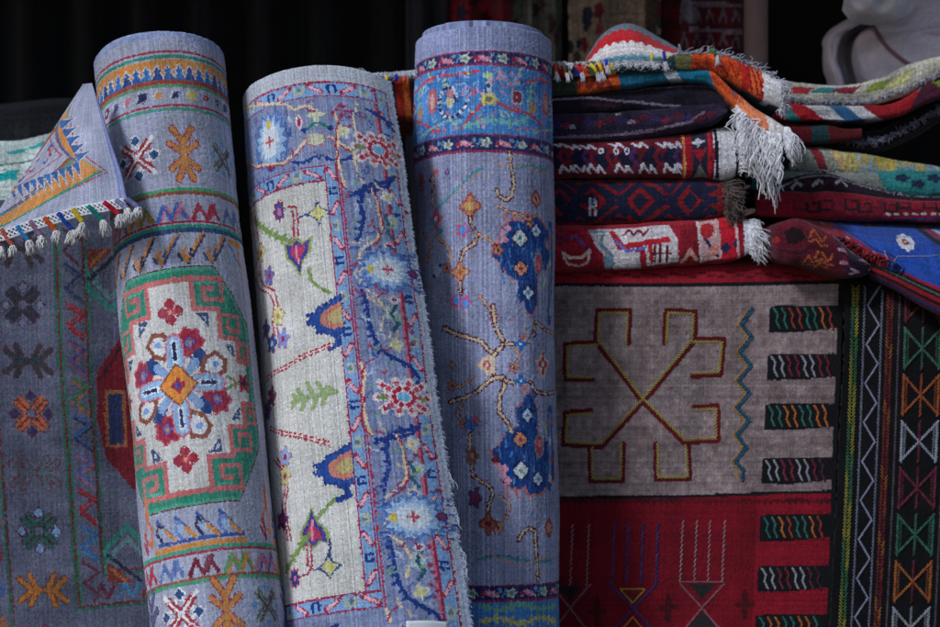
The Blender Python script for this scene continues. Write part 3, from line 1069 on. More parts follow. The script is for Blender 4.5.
# ---------------------------------------------------------------- 3: lavender rug with the bright blue border
def make_roll_lavender():
    t = thing('rolled_rug', 'rolled lavender rug with bright blue top band, rightmost of the three standing rolls', 'rug roll',
              group='rolled rugs standing in front of the stall')
    ax = roll_axis((482, 45, .40), (489, 640, .29), 70)
    g = roll_grid(ax, 80, 79, 150, (148, 151, 182))
    g.A += RNG.normal(0, 9, (1, g.Wd, 1)) * np.array((1, 1, .9))
    g.A += smooth_noise(g.H, g.Wd, (30, 50), 6)[..., None]
    K = g.P
    r = lambda y, x=482: K(x, y)[1]
    Wd = g.Wd
    g.rows(0, r(49), (142, 148, 186))
    VB, NV = (72, 136, 204), (40, 42, 92)
    def thin_band(y0, y1, off):
        a, b = r(y0), r(y1)
        g.rows(a, b, NV)
        c0 = K(465, (y0 + y1) / 2)[0] + off
        m = (a + b) / 2
        for k in range(-8, 9):
            T = g.at((c0 + k * 34, m), k=True)
            g.EE(T, (0, 0), 7, 6, (188, 196, 190), petals=5, depth=.4)
            g.EE(T, (0, 0), 2.5, 2.2, (110, 140, 110))
            g.FF(T, [(10, 4), (16, -4), (30, 0), (24, 5), (17, 2)], (206, 110, 146))
            g.LL(T, [(12, 3), (20, -1), (30, 4)], 1.6, (226, 170, 180))
            g.LL(T, [(-10, 4), (-6, -4)], 1.8, (90, 140, 190))
            T = g.at((c0 + 17 + k * 34, m - 1), k=True)
            g.EE(T, (-9, 2), 3, 2.4, CRIM)
            g.EE(T, (9, -2), 3, 3, (100, 150, 190), p=1.1)
        for rr in (a, b):
            g.rows(rr - .8, rr + .8, (150, 44, 76))
    thin_band(51, 64.5, 0)
    thin_band(134, 151, 18)
    a, b = r(65.5), r(133)
    g.rows(a, b, VB)
    g.A[int(a):int(b)] += RNG.normal(0, 9, (1, Wd, 1)) * np.array((.6, 1, 1)) + smooth_noise(int(b) - int(a), Wd, (4, 20), 9)[..., None]
    VR, LG, YL = (196, 70, 80), (140, 196, 176), (214, 196, 120)
    # visible repeat, then the same further round
    c_mid = K(490, 98)[0]
    for rep in range(-2, 3):
        o = rep * 118
        def q(x, y):
            return np.array((K(x, y)[0] + o, r(y)))
        T = g.at(q(450, 97), k=True)
        for i in range(40):
            a_ = i * 2.4
            rr = 5 + 17 * ((i * .618) % 1) ** .6
            g.EE(T, (rr * math.cos(a_) * .95, rr * math.sin(a_) * 1.05), 2.6, 2.6, (216, 216, 232) if i % 2 else NV, p=1.3)
        g.EE(T, (0, 3), 7, 8, (206, 210, 200), p=1.2); g.EE(T, (0, -6), 5, 5, (196, 130, 140)); g.EE(T, (0, 3), 3, 3, YL)
        g.L([q(416, 80), q(426, 73), q(444, 72), q(458, 74), q(478, 71)], 2.6, VR, k=True)
        g.L([q(412, 104), q(422, 114), q(432, 124), q(440, 128)], 2.4, VR, k=True)
        g.L([q(462, 128), q(470, 116), q(480, 106), q(488, 102)], 2.6, VR, k=True)
        g.L([q(498, 102), q(508, 107), q(518, 110)], 2.6, VR, k=True)
        g.L([q(420, 128), q(434, 122), q(446, 118), q(462, 120)], 1.8, LG, k=True)
        leafy(g, [q(464, 126), q(480, 122), q(496, 120), q(512, 122), q(526, 116), q(531, 100), q(530, 84), q(534, 74)], 3.0, (120, 184, 180), k=True, side=0, n=2.4)
        T = g.at(q(489, 99), k=True); g.EE(T, (0, 0), 12, 8, YL, petals=6); g.EE(T, (0, 0), 4, 3, (120, 120, 90))
        g.LL(T, [(0, -8), (0, -24)], 4.4, (196, 206, 206)); g.EE(T, (0, -15), 2.2, 3, NV); g.EE(T, (0, -27), 6, 4, (180, 200, 150))
        T = g.at(q(517, 95), k=True); g.EE(T, (0, 0), 8, 8, (190, 180, 200), p=4); g.EE(T, (0, 0), 6, 6, (140, 40, 60), p=4)
        g.EE(T, (0, 0), 2, 2, (220, 180, 180))
        T = g.at(q(509, 76), k=True)
        for dx, dy in ((-10, -4), (-4, 3), (4, -3), (10, 4), (2, 8), (-12, 2), (14, -3)):
            g.EE(T, (dx, dy), 4.2, 3.6, (196, 150, 178), petals=4)
        T = g.at(q(474, 92), k=True); g.EE(T, (0, 0), 3, 5, (220, 100, 130), p=1.1)
        T = g.at(q(546, 96), k=True); g.EE(T, (0, 0), 9, 17, (206, 90, 90), petals=8, depth=.3); g.EE(T, (0, 0), 4, 9, (206, 170, 160))
        T = g.at(q(420, 103), k=True); g.EE(T, (0, 0), 7, 9, (196, 150, 110), petals=6)
        T = g.at(q(428, 92), k=True); g.EE(T, (0, 0), 4, 5, (150, 160, 200), petals=5); g.EE(T, (0, 0), 2, 2, VR)
    # ---- dense small filling of the bright band
    for i in range(420):
        c, rr = RNG.uniform(0, Wd), RNG.uniform(a + 2, b - 2)
        if np.abs(g.A[int(rr), int(c)] - np.array(VB)).sum() > 80:
            continue
        T = g.at((c, rr), k=True, rot=RNG.uniform(0, 6.3))
        g.LL(T, [(-3, 0), (0, 1.5), (4, 0)], 1.6, ((150, 190, 226), (196, 150, 190), (44, 92, 170), (206, 120, 130), (190, 206, 160), (120, 170, 220))[i % 6])
    # ---- open field
    OUT, ORN, DBL = (106, 30, 50), (206, 140, 96), (26, 70, 134)
    def chain(pts, w=3.4, c=(214, 186, 150), o=(92, 26, 48)):
        g.L(pts, w * .8 + 2.4, o, dash=(3.4, .6))
        g.L(pts, w * .72, c)
    def fleur(x, y, rx, ry, c, cc, o=None, n=4):
        T = g.at((x, y))
        if o:
            g.EE(T, (0, 0), rx * 1.25, ry * 1.25, o, petals=n, depth=.35)
        g.EE(T, (0, 0), rx, ry, c, petals=n, depth=.45)
        g.EE(T, (0, 0), rx * .35, ry * .35, cc)
    chain([(510, 152), (511, 166), (514, 182), (512, 196), (506, 200), (499, 196), (497, 190)], 2.6)
    g.L([(500, 164), (516, 166), (532, 168), (548, 176)], 1.6, ORN, dash=(3, 1)); g.L([(514, 168), (530, 166), (546, 170)], 1.8, TEAL, dash=(4, 1))
    leafy(g, [(484, 168), (474, 172), (464, 182), (454, 192), (444, 202), (434, 214)], 1.8, (70, 140, 150), side=0, n=1.4)
    g.L([(480, 174), (470, 180), (460, 192), (448, 200)], 1.2, ORN, dash=(2, 2))
    fleur(421, 182, 8, 10, (206, 110, 80), OUT, (160, 50, 60), 6)
    chain([(430, 180), (433, 176), (433, 190), (433, 204)], 2.0, (226, 196, 170))
    fleur(447, 172.5, 4, 4, (60, 70, 130), PINK, None, 5)
    g.E((436, 172), 6, 3, (206, 90, 90), petals=4)
    T = g.at((436, 219)); g.EE(T, (0, 0), 11, 12, (200, 70, 96), petals=4, depth=.5); g.EE(T, (0, 0), 3, 3, WHITE); g.EE(T, (-7, 4), 4, 4, (80, 150, 190)); g.EE(T, (6, 14), 6, 4, (70, 130, 170), petals=3)
    fleur(470, 206, 10, 12, ORN, (226, 190, 110), (160, 70, 60), 4)
    chain([(470, 218), (472, 226), (478, 234), (474, 244), (464, 250), (461, 260), (461, 266)], 2.4)
    T = g.at((463, 230)); g.EE(T, (0, 0), 8, 9, (206, 80, 130), petals=5); g.EE(T, (0, 0), 4, 5, (80, 150, 220))
    fleur(460, 272, 9, 10, ORN, (190, 100, 60), (150, 80, 70), 4)
    chain([(460, 282), (461, 294)], 2.0)
    T = g.at((460, 301)); g.EE(T, (-6, 0), 7, 8, (200, 80, 140), petals=5); g.EE(T, (6, 2), 7, 8, (200, 80, 140), petals=5); g.EE(T, (-4, -1), 4, 4, (80, 150, 226)); g.EE(T, (6, 3), 4, 4, (80, 150, 226))
    T = g.at((437, 271)); g.EE(T, (0, 0), 7, 8, (190, 196, 216), petals=5); g.EE(T, (5, -6), 3, 3, DBL, p=1); g.EE(T, (-5, 5), 3, 3, DBL, p=1)
    T = g.at((536, 199)); g.EE(T, (0, 0), 8, 11, (150, 60, 60), p=1.4); g.EE(T, (0, 0), 5, 7, (206, 140, 110), p=1.4); g.EE(T, (0, 0), 2, 3, OUT)
    # the dark blue blossom cluster, and its mirror image below
    for yy, sgn in ((262, 1), (446, -1)):
        T0 = g.at((521, yy))
        T = lambda p, T0=T0, sgn=sgn: T0((p[0] * 1.2 + 2, p[1] * sgn * 1.2))
        body = [(-8, -40), (2, -36), (6, -44), (22, -42), (30, -34), (44, -30), (46, -6), (38, 6), (26, 4), (18, 12), (18, 34), (10, 48), (4, 46), (0, 36), (-8, 34), (-4, 18), (-16, 12), (-22, 2), (-30, -4), (-28, -14), (-18, -18), (-22, -30)]
        g.FF(T, [(x * 1.06, y * 1.05) for x, y in body], (190, 110, 100))
        g.FF(T, body, (20, 62, 134))
        for i in range(60):
            x_, y_ = RNG.uniform(-22, 40), RNG.uniform(-36, 36)
            if (x_ > 20 and y_ > 4) or (x_ < -6 and y_ > 14):
                continue
            g.LL(T, [(x_, y_), (x_ + RNG.normal(0, 2), y_ + 7)], 1.6, (70, 130, 190) if i % 2 else (20, 48, 110))
        for fx, fy, fr, c, cc in ((-2, -22, 9, (206, 214, 214), (80, 130, 100)), (-2, 6, 8, (216, 140, 110), (150, 60, 70)), (17, -30, 7, (206, 216, 230), (90, 130, 190)), (6, 28, 7, (190, 206, 226), (90, 130, 190))):
            g.EE(T, (fx, fy), fr * 1.15, fr * 1.15, (20, 40, 90), p=3)
            g.EE(T, (fx, fy), fr, fr, c, petals=4, depth=.25)
            g.EE(T, (fx, fy), fr * .3, fr * .3, cc)
        g.EE(T, (20, 0), 8, 13, (120, 150, 130)); g.EE(T, (20, 0), 6, 11, (170, 70, 100)); g.EE(T, (20, 2), 3, 5, (220, 120, 130))
        g.EE(T, (36, -20), 4, 6, (206, 130, 110)); g.EE(T, (36, 2), 3, 5, (206, 150, 110))
        for fx, fy in ((-20, -26), (-15, -31), (-24, -18), (-18, -20)):
            g.EE(T, (fx, fy), 4.6, 4.6, (222, 150, 170), petals=4)
        g.EE(T, (-26, -12), 4, 4, OUT)
        for fx in (-18, -8, 2):
            g.LL(T, [(fx, -38), (fx + 3, -46)], 2.4, (206, 110, 110))
        g.LL(T, [(32, 12), (26, 22)], 2.4, (190, 200, 150))
    for pts in ([(436, 236), (446, 244), (452, 256), (447, 268)], [(498, 206), (508, 212), (520, 214), (530, 222)], [(480, 296), (488, 306), (494, 316)], [(462, 404), (457, 414), (464, 424)], [(500, 496), (510, 506), (506, 520), (498, 528)], [(424, 232), (432, 244), (428, 258)], [(478, 234), (490, 240), (498, 250)], [(470, 380), (462, 386), (452, 386)], [(512, 344), (520, 356), (514, 368)]):
        g.L(pts, 3.4, (120, 60, 84), dash=(2.6, 1.2))
        g.L(pts, 1.6, (206, 160, 116))
        fleur(pts[-1][0], pts[-1][1], 5, 6, ORN, OUT, (150, 66, 80), 5)
    # long dark spray at the right edge
    for y0, y1, yc in ((226, 320, 262), (410, 486, 446)):
        g.L([(550, y0), (551, (y0 + y1) / 2), (549, y1)], 9, (40, 84, 150)); g.L([(550, y0 + 4), (550, y1 - 6)], 4, (110, 140, 180))
        for k in range(4):
            g.E((550, y0 + 12 + k * (y1 - y0 - 20) / 3), 3, 5, (206, 190, 190) if k % 2 else (190, 120, 100))
    # the vine figure in the middle
    chain([(444, 328), (456, 334), (470, 338), (482, 342), (488, 350), (494, 353)], 3.0)
    chain([(493, 306), (494, 318), (498, 332), (503, 340), (502, 347), (496, 352), (492, 360), (494, 378)], 3.0)
    chain([(503, 344), (513, 344)], 2.4)
    chain([(450, 402), (464, 398), (478, 391), (488, 382), (494, 378), (503, 377), (505, 386), (500, 396), (499, 412), (508, 423), (512, 432)], 3.0)
    chain([(504, 380), (514, 383)], 2.4)
    T = g.at((486, 365)); g.FF(T, [(-11, 0), (2, -11), (10, -8), (10, 9), (2, 11)], (226, 190, 160)); g.EE(T, (1, 0), 5, 6, (206, 90, 90), petals=4); g.EE(T, (1, 0), 2, 2, WHITE)
    for yy in (344, 381):
        T = g.at((521, yy)); g.EE(T, (0, 0), 9, 9, (46, 110, 180), petals=4, depth=.5); g.EE(T, (4, 8 if yy > 360 else -8), 5, 4, (206, 120, 100), petals=4); g.EE(T, (0, 0), 2, 2, WHITE)
        g.E((534, yy - 10 if yy < 360 else yy + 12), 5, 7, (36, 84, 150), petals=3)
    chain([(528, 342), (534, 334), (534, 326)], 2.0)
    chain([(536, 322), (546, 330), (554, 336)], 2.2)
    chain([(530, 382), (536, 392), (546, 394), (554, 392)], 2.2)
    T = g.at((543, 364)); g.EE(T, (0, 0), 12, 16, (226, 190, 180), petals=4, depth=.3); g.EE(T, (0, 0), 9, 13, (190, 60, 70), petals=4, depth=.6); g.EE(T, (0, 0), 2.4, 3, WHITE)
    fleur(452, 365, 5, 5, (60, 110, 150), ORN, (206, 130, 90), 4)
    T = g.at((471, 424)); g.EE(T, (0, 0), 8, 9, (60, 110, 190), petals=5); g.EE(T, (5, -4), 5, 5, (200, 80, 110), petals=4)
    chain([(470, 434), (470, 446), (471, 462), (473, 476), (482, 482), (490, 486), (493, 494), (489, 504), (487, 516)], 2.2)
    fleur(472, 456, 7, 9, (150, 70, 80), ORN, (120, 110, 90), 5)
    fleur(475, 498, 7, 10, (110, 60, 110), CRIM, (80, 50, 80), 5)
    fleur(488, 524, 9, 10, (170, 80, 60), OUT, (120, 60, 60), 4)
    chain([(519, 540), (523, 532), (529, 528), (535, 531), (536, 545), (537, 562), (538, 580)], 2.6)
    T = g.at((549, 528)); g.EE(T, (0, 0), 8, 11, (150, 60, 60), p=1.4); g.EE(T, (0, 0), 5, 7, (206, 140, 110), p=1.4)
    leafy(g, [(478, 560), (490, 556), (504, 556), (520, 560), (536, 562), (552, 560)], 2.0, (70, 130, 140), side=0, n=1.6)
    g.L([(488, 552), (504, 562), (524, 564), (550, 556)], 1.4, ORN, dash=(3, 2))
    thin_band(586, 601, 6)
    a, b = r(602), r(640)
    g.rows(a, H_ := g.H, VB)
    leafy(g, [(480, 606), (500, 610), (520, 604), (540, 609), (556, 605)], 3, (120, 180, 150), side=0)
    leafy(g, [(480, 622), (500, 618), (520, 624), (540, 617), (556, 622)], 3, (206, 196, 120), side=0)
    # faint small sprigs over the lavender ground
    for i in range(260):
        c, rr = RNG.uniform(0, Wd), RNG.uniform(r(156), r(580))
        if np.abs(g.A[int(rr), int(c)] - np.array((148, 151, 182))).sum() > 60:
            continue
        T = g.at((c, rr), k=True, rot=RNG.uniform(0, 6.3))
        g.LL(T, [(-4, 0), (0, 2), (4, 0)], 1.4, ((126, 120, 160), (170, 130, 150), (120, 140, 176), (170, 150, 150))[i % 4])
    # hidden back of the field
    c0, c1 = K(418, 320)[0], K(553, 320)[0]
    for i in range(90):
        c = RNG.uniform(0, Wd)
        if c0 - 12 < c < c1 + 12:
            continue
        T = g.at((c, RNG.uniform(r(170), r(570))), k=True)
        m_flower(g, T, RNG.uniform(6, 12), [(26, 72, 142), ORN, (200, 80, 120), (80, 140, 190)][i % 4], WHITE, OUT, 5)
        g.LL(T, [(0, 10), (5, 26)], 2.4, (222, 196, 150))
    g.wear((150, 153, 184), .03, .18, .26, (194, 196, 212))
    g.age(.06, .06, .015, .05)
    g.build('outer_wrap', MAT_WOOL, t, thick=.006, rough=.0004)
    inner_coil('inner_coil', ax, 73, 10.0, (140, 148, 186), t, ph=-.6, gap=5.0)
    return t

make_roll_medallion()
make_roll_cream()
make_roll_lavender()
# ================================================================ helpers on sheets
def gpos(g, x, y, off=0.0):
    """world point on a sheet under a photo point, lifted towards the viewer"""
    c, r = g.P(x, y)
    return kpos(g, c, r, off)

def kpos(g, c, r, off=0.0):
    c = min(max(c, 0), g.Wd - 1e-6)
    r = min(max(r, 0), g.H - 1e-6)
    i, j = int(r), int(c)
    fy, fx = r - i, c - j
    V = g.V
    p = (V[i, j] * (1 - fx) + V[i, j + 1] * fx) * (1 - fy) + (V[i + 1, j] * (1 - fx) + V[i + 1, j + 1] * fx) * fy
    if off:
        n = np.cross(V[i + 1, j] - V[i, j], V[i, j + 1] - V[i, j])
        n = n / (np.linalg.norm(n) + 1e-12)
        if g.flip:
            n = -n
        p = p + n * off
    return p

def stitch(sp, g, pts, col, step=3.2, ln=4.2, ang=35, r=.00075, off=.0006, side=0.0, drop=0.0):
    """a row of slanted yarn stitches along a photo-space line; side shifts the row sideways in px"""
    cols = col if isinstance(col, list) else [col]
    k = 0
    for (x0, y0), (x1, y1) in zip(pts[:-1], pts[1:]):
        dx, dy = x1 - x0, y1 - y0
        L = math.hypot(dx, dy)
        if L < 1e-6:
            continue
        ux, uy = dx / L, dy / L
        n = max(1, int(L / step))
        for i in range(n):
            t = (i + .5) * L / n
            a = math.atan2(uy, ux) + math.radians(ang)
            cx, cy = x0 + ux * t - uy * side, y0 + uy * t + ux * side
            hx, hy = math.cos(a) * ln / 2, math.sin(a) * ln / 2
            j = random.uniform(-.35, .35)
            p0 = gpos(g, cx - hx + j, cy - hy, off * .2)
            pm = gpos(g, cx + j * .5, cy, off + r * .6)
            p1 = gpos(g, cx + hx, cy + hy + j, off * .2)
            if random.random() < drop:
                k += 1
                continue
            c = jit(cols[k % len(cols)], 14)
            m0 = p0 * .35 + pm * .65 + (p0 - pm) * .25
            m1 = p1 * .35 + pm * .65 + (p1 - pm) * .25
            base = len(sp.v)
            sp.tube([p0, m0, m1, p1], r, r, c, sides=5)
            k += 1

def fringe(sp, pts, d, n, length, col, droop=.8, r=.0009, curl=.003, spread=.25, seg=6):
    pts = [np.asarray(p, float) for p in pts]
    for i in range(n):
        t = RNG.uniform(0, len(pts) - 1)
        k = min(int(t), len(pts) - 2)
        p = pts[k] + (pts[k + 1] - pts[k]) * (t - k) + RNG.normal(0, .0008, 3)
        dd = np.array(d, float) + RNG.normal(0, spread, 3)
        strand(sp, p, dd, length * random.uniform(.55, 1.2), droop, jit(col, 26), r=r, curl=curl, n=seg)

# ================================================================ left: hanging rug with the turned-down tasselled corner
def make_hanging_left():
    t = thing('hanging_rug', 'grey hanging rug left of the rolls, coloured darker for shade, its tasselled corner turned down', 'rug')
    ctrl = [[(-60, 200, .50), (40, 200, .50), (150, 200, .50)],
            [(-60, 206, .41), (40, 206, .40), (150, 206, .42)],
            [(-60, 300, .385), (40, 300, .37), (160, 300, .40)],
            [(-55, 480, .37), (45, 480, .36), (165, 480, .385)],
            [(-50, 690, .36), (55, 690, .35), (175, 690, .37)]]
    V = patch(ctrl, 430, 180, True)
    V[..., 1] += smooth_noise(431, 181, (5, 5), .005)
    g = Rug(V, (88, 90, 110), 1.3)  # panel ground coloured darker than its corner to stand for shade
    g.A += smooth_noise(g.H, g.Wd, (50, 7), 6)[..., None]
    GN, RD, DK = (36, 96, 76), (96, 40, 44), (38, 40, 60)
    def vl(x0, y0, x1, y1, c, w=1.8):
        g.L([(x0, y0), (x1, y1)], w, c)
    X = lambda x, y: x + (y - 420) * .063             # the verticals lean a little
    for bx, cs in ((1, (GN, RD)), (66, (GN, RD, (40, 104, 84))), (93.5, (RD, GN))):
        for i, c in enumerate(cs):
            y1 = 690 if bx < 10 else (609 if bx < 80 else 576)
            vl(X(bx + i * 2.2, 175), 175, X(bx + i * 2.2, y1), y1, c)
    for y, x0, c in ((610, 79, GN), (607, 79, RD), (576, 105, GN), (573, 104, RD)):
        vl(x0, y, 172, y - 8, c)
    # column of crossed stars and forked trees
    for k, y in enumerate((248, 305, 361, 414, 473, 531, 590, 648)):
        T = g.at((X(32, y) + (-2 if y < 330 else 0), y), sc=1.02)
        j = k % 4
        if k % 2 == 1:
            c = ((34, 44, 58), (170, 84, 52), (34, 82, 74), (40, 44, 70))[k // 2]
            o = ((66, 40, 50), (84, 40, 46), (58, 36, 48), RD)[k // 2]
            z = ((100, 104, 128), (50, 40, 78), (110, 140, 176), (90, 90, 120))[k // 2]
            for sx in (-1, 1):
                for sy in (-1, 1):
                    for p, q in (((2.5, 7), (11.5, 16)), ((7, 2.5), (16, 11.5))):
                        g.LL(T, [(p[0] * sx, p[1] * sy), (q[0] * sx, q[1] * sy)], 5.0, o)
                    for p, q in (((2.5, 7), (11.5, 16)), ((7, 2.5), (16, 11.5))):
                        g.LL(T, [(p[0] * sx, p[1] * sy), (q[0] * sx, q[1] * sy)], 3.2, c)
            for dx, dy in ((0, -18), (0, 18), (-18, 0), (18, 0)):
                g.EE(T, (dx, dy), 7, 7, o, p=1.0)
                g.EE(T, (dx, dy), 5.2, 5.2, z, p=1.0)
        else:
            c = ((46, 44, 52), (40, 52, 58), (76, 92, 104), (170, 100, 44))[(k // 2) % 4]
            o = ((74, 50, 54), (84, 40, 48), (104, 44, 52), (104, 58, 40))[(k // 2) % 4]
            P = ([(-14, 0), (14, 0)], [(10, 0), (24, -11)], [(10, 0), (24, 11)], [(-10, 0), (-24, -11)], [(-10, 0), (-24, 11)], [(5, 0), (13, -15)], [(5, 0), (13, 15)], [(-5, 0), (-13, -15)], [(-5, 0), (-13, 15)])
            for p in P:
                g.LL(T, p, 5.6, o)
            for p in P:
                g.LL(T, p, 3.4, c)
    # side strip of zigzags
    zc = [((78, 44, 58), None), ((44, 52, 84), (60, 72, 96)), ((146, 46, 50), (120, 36, 44)), ((70, 64, 110), (130, 70, 80)), ((60, 104, 70), (150, 90, 60)), ((50, 84, 136), (30, 40, 70)),
          ((80, 90, 150), (150, 90, 110)), ((150, 40, 50), (130, 34, 44)), ((50, 96, 150), (60, 110, 150)), ((92, 40, 58), None), ((60, 80, 130), None)]
    for k in range(11):
        y = 247 + k * 37
        if y > 600:
            break
        T = g.at((X(82, y), y), rot=.1)
        c, c2 = zc[k]
        pts = [(-10, -17), (7, -9), (-8, 4), (9, 15)]
        if c2:
            g.LL(T, [(x + 1, y_ + 4) for x, y_ in pts], 1.7, c2)
        g.LL(T, pts, 2.2, c)
    for k, c in enumerate(((92, 40, 58), (60, 110, 150), (96, 52, 60))):
        T = g.at((106 + k * 24, 592 - k * 1.5))
        g.LL(T, [(-12, 9), (-4, -8), (2, 7), (10, -9)], 2.6, c)
    # strip left of the main line
    for k in range(12):
        y = 250 + k * 34
        T = g.at((X(-9, y), y))
        g.EE(T, (0, 0), 4, 9, ((120, 46, 50), (60, 84, 130), (140, 84, 50))[k % 3], p=1.1)
    # inner corner chevrons and the maroon medallion that passes behind the roll
    for (cx, cy, s_) in ((100, 288, -1), (118, 548, 1)):
        T = g.at((cx, cy), sy=s_)
        g.LL(T, [(-12, 24), (-12, 0), (10, -22), (26, -6)], 4.4, (54, 122, 112))
        g.LL(T, [(-4, 18), (-4, 4), (10, -10), (24, 6)], 3.4, (96, 128, 134))
        g.FF(T, [(-12, 14), (16, 36), (-12, 36)], (120, 52, 46))
        g.LL(T, [(-10, 8), (22, 34)], 3.0, (40, 36, 52))
        g.LL(T, [(-8, 22), (6, 34)], 2.6, (160, 96, 60))
    med = [(97, 372), (120, 338), (170, 334), (170, 500), (132, 488), (106, 458), (97, 420)]
    g.F(med, (112, 24, 34))
    g.F([(106, 392), (122, 392), (124, 446), (108, 446)], (40, 48, 86))
    g.L([(106, 392), (124, 392), (126, 446), (108, 446)], 2.6, (160, 94, 60), closed=True)
    g.L([(100, 380), (120, 348), (168, 342)], 2.6, (70, 20, 30))
    g.wear((88, 90, 110), .06, .25, .15, (120, 120, 140))
    g.age(.09, .05, .02, .06)
    g.build('rug_panel', MAT_WOOL, t, thick=.006, rough=.0003)

    # ---------------- the corner
    n = 7
    ctrl = []
    for i in range(n):
        f = i / (n - 1)
        lx, ly = 83 - 103 * f, 84 + 156 * f
        rx, ry = 92 + 36 * f, 83 + 115 * f
        yl, yr = .10 + .02 * f, .105 - .095 * f
        row = []
        for j in range(5):
            u = j / 4
            row.append((lx + (rx - lx) * u, ly + (ry - ly) * u - 4 * math.sin(math.pi * u) * f, yl + (yr - yl) * u - .030 * math.sin(math.pi * u) * f - .012 * math.sin(math.pi * f)))
        ctrl.append(row)
    V = patch(ctrl, 170, 150)
    V[..., 1] += smooth_noise(171, 151, (4, 4), .006) * np.linspace(0, 1, 171)[:, None]
    V[..., 2] += smooth_noise(171, 151, (3, 6), .0022) * np.linspace(0, 1, 171)[:, None] ** 2
    g = Rug(V, (164, 166, 188), 1.25)
    def poly(p, c):
        g.F(p, c)
    # nested corner lines: each is (down along the right edge) -> corner -> (left along the fringe)
    def corner(top, cor, left, c, w):
        g.L([top, cor, left], w, c)
    gnd = (170, 170, 190)
    corner((76, 99), (108, 173), (-30, 221), RED, 1.8)
    poly([(72, 104), (103, 172), (-40, 222), (-40, 190), (20, 165), (64, 150), (58, 120)], (58, 136, 104))
    poly([(70, 107), (100, 170), (-40, 218), (-40, 186), (60, 150), (56, 122)], ORANGE)
    # inner frame and field
    poly([(59, 122), (76, 160), (-40, 203), (-40, 120), (40, 120)], (92, 130, 92))
    poly([(57, 127), (72, 158.5), (-40, 199), (-40, 120), (40, 120)], BROWN)
    poly([(55, 131), (69, 157), (-40, 196), (-40, 120)], gnd)
    corner((50, 138), (62, 155), (0, 178), RED, 1.6)
    T = g.at((50, 152)); g.LL(T, [(-8, -6), (6, 6)], 3, RED); g.LL(T, [(-6, 6), (6, -8)], 3, (200, 120, 130)); g.EE(T, (4, 3), 3, 3, NAVY, p=1)
    T = g.at((38, 160)); g.EE(T, (0, 0), 4, 3, (80, 110, 100), p=1)
    g.L([(58.5, 122), (77.5, 162), (-28, 203.5)], 2.6, BLUE)
    # stepped blue teeth standing on the inner side of the orange band
    for (ax_, ay, bx, by, ox, oy, n_) in ((58, 121, 78, 162, 14, -7, 5), (79, 162, -28, 203, 5.5, 14, 15)):
        for k in range(n_):
            f = (k + .5) / n_
            x, y = ax_ + (bx - ax_) * f, ay + (by - ay) * f
            hx, hy = (bx - ax_) / n_ * .48, (by - ay) / n_ * .48
            for s_, c in ((1.32, (206, 190, 190)), (1.0, (BLUE, (40, 80, 140))[k % 2])):
                hx_, hy_ = hx * (1 + (s_ - 1) * .6), hy * (1 + (s_ - 1) * .6)
                g.F([(x - hx_, y - hy_), (x - hx_ * .5 + ox * .45 * s_, y - hy_ * .5 + oy * .45 * s_), (x - hx_ * .35 + ox * .5 * s_, y - hy_ * .35 + oy * .5 * s_), (x + ox * s_, y + oy * s_),
                     (x + hx_ * .35 + ox * .5 * s_, y + hy_ * .35 + oy * .5 * s_), (x + hx_ * .5 + ox * .45 * s_, y + hy_ * .5 + oy * .45 * s_), (x + hx_, y + hy_)], c)
    for cx, cy, c in ((30, 172, RED), (16, 178, NAVY), (44, 163, BLUE), (4, 184, ORANGE), (22, 168, (120, 60, 90)), (51, 146, BLUE), (40, 150, (150, 60, 80))):
        T = g.at((cx, cy), rot=-.35)
        g.LL(T, [(-6, 3), (-2, -3), (2, 3), (6, -3)], 2.2, c)
    # thick bluish bound edge on the right
    g.A[:, int(g.Wd * .955):] = (120, 128, 176)
    g.wear((170, 170, 190), .1, .35, .2)
    g.age(.06, .05, .015, .05)
    fl = g.build('turned_corner', MAT_WOOL, t, thick=.009)
    # white netted heading: crossing cords below the edge
    sp = Soup()
    wc = (222, 222, 228)
    m = 34
    edge = [kpos(g, g.Wd * (k + .5) / m, g.H - 1, 0) for k in range(m)]
    dn = np.array((.0035, -.004, -.0075))
    for row in range(2):
        for k in range(m - 1):
            a = edge[k] + dn * row + np.array((0, -.003, .001))
            b = edge[k + 1] + dn * row + np.array((0, -.003, .001))
            for p, q in ((a, b + dn), (b, a + dn)):
                mid = (p + q) / 2 + np.array((0, -.0014 if p is a else .0002, 0))
                sp.tube([p, mid, q], .0014, .0014, jit(wc), sides=5)
    for k in range(m - 1):
        for lv in (0, 2):
            sp.tube([edge[k] + dn * lv + np.array((0, -.003, .001)), edge[k + 1] + dn * lv + np.array((0, -.003, .001))], .0013, .0013, jit(wc), sides=5)
    sp.build('netted_edge', MAT_PALE, t)
    # wrapped tassels
    xs = [(-24, 236), (-11, 232), (1, 229), (17, 226), (30, 221), (44, 217.5), (58, 213), (73, 209), (88, 206), (104, 202), (116, 200), (127, 199)]
    cw = [(60, 120, 90), (210, 90, 60), (210, 120, 100), (50, 150, 210), (170, 130, 160), (226, 104, 40), (40, 84, 180), (226, 196, 40), (30, 150, 140), (206, 30, 60), (160, 160, 196), (140, 140, 190)]
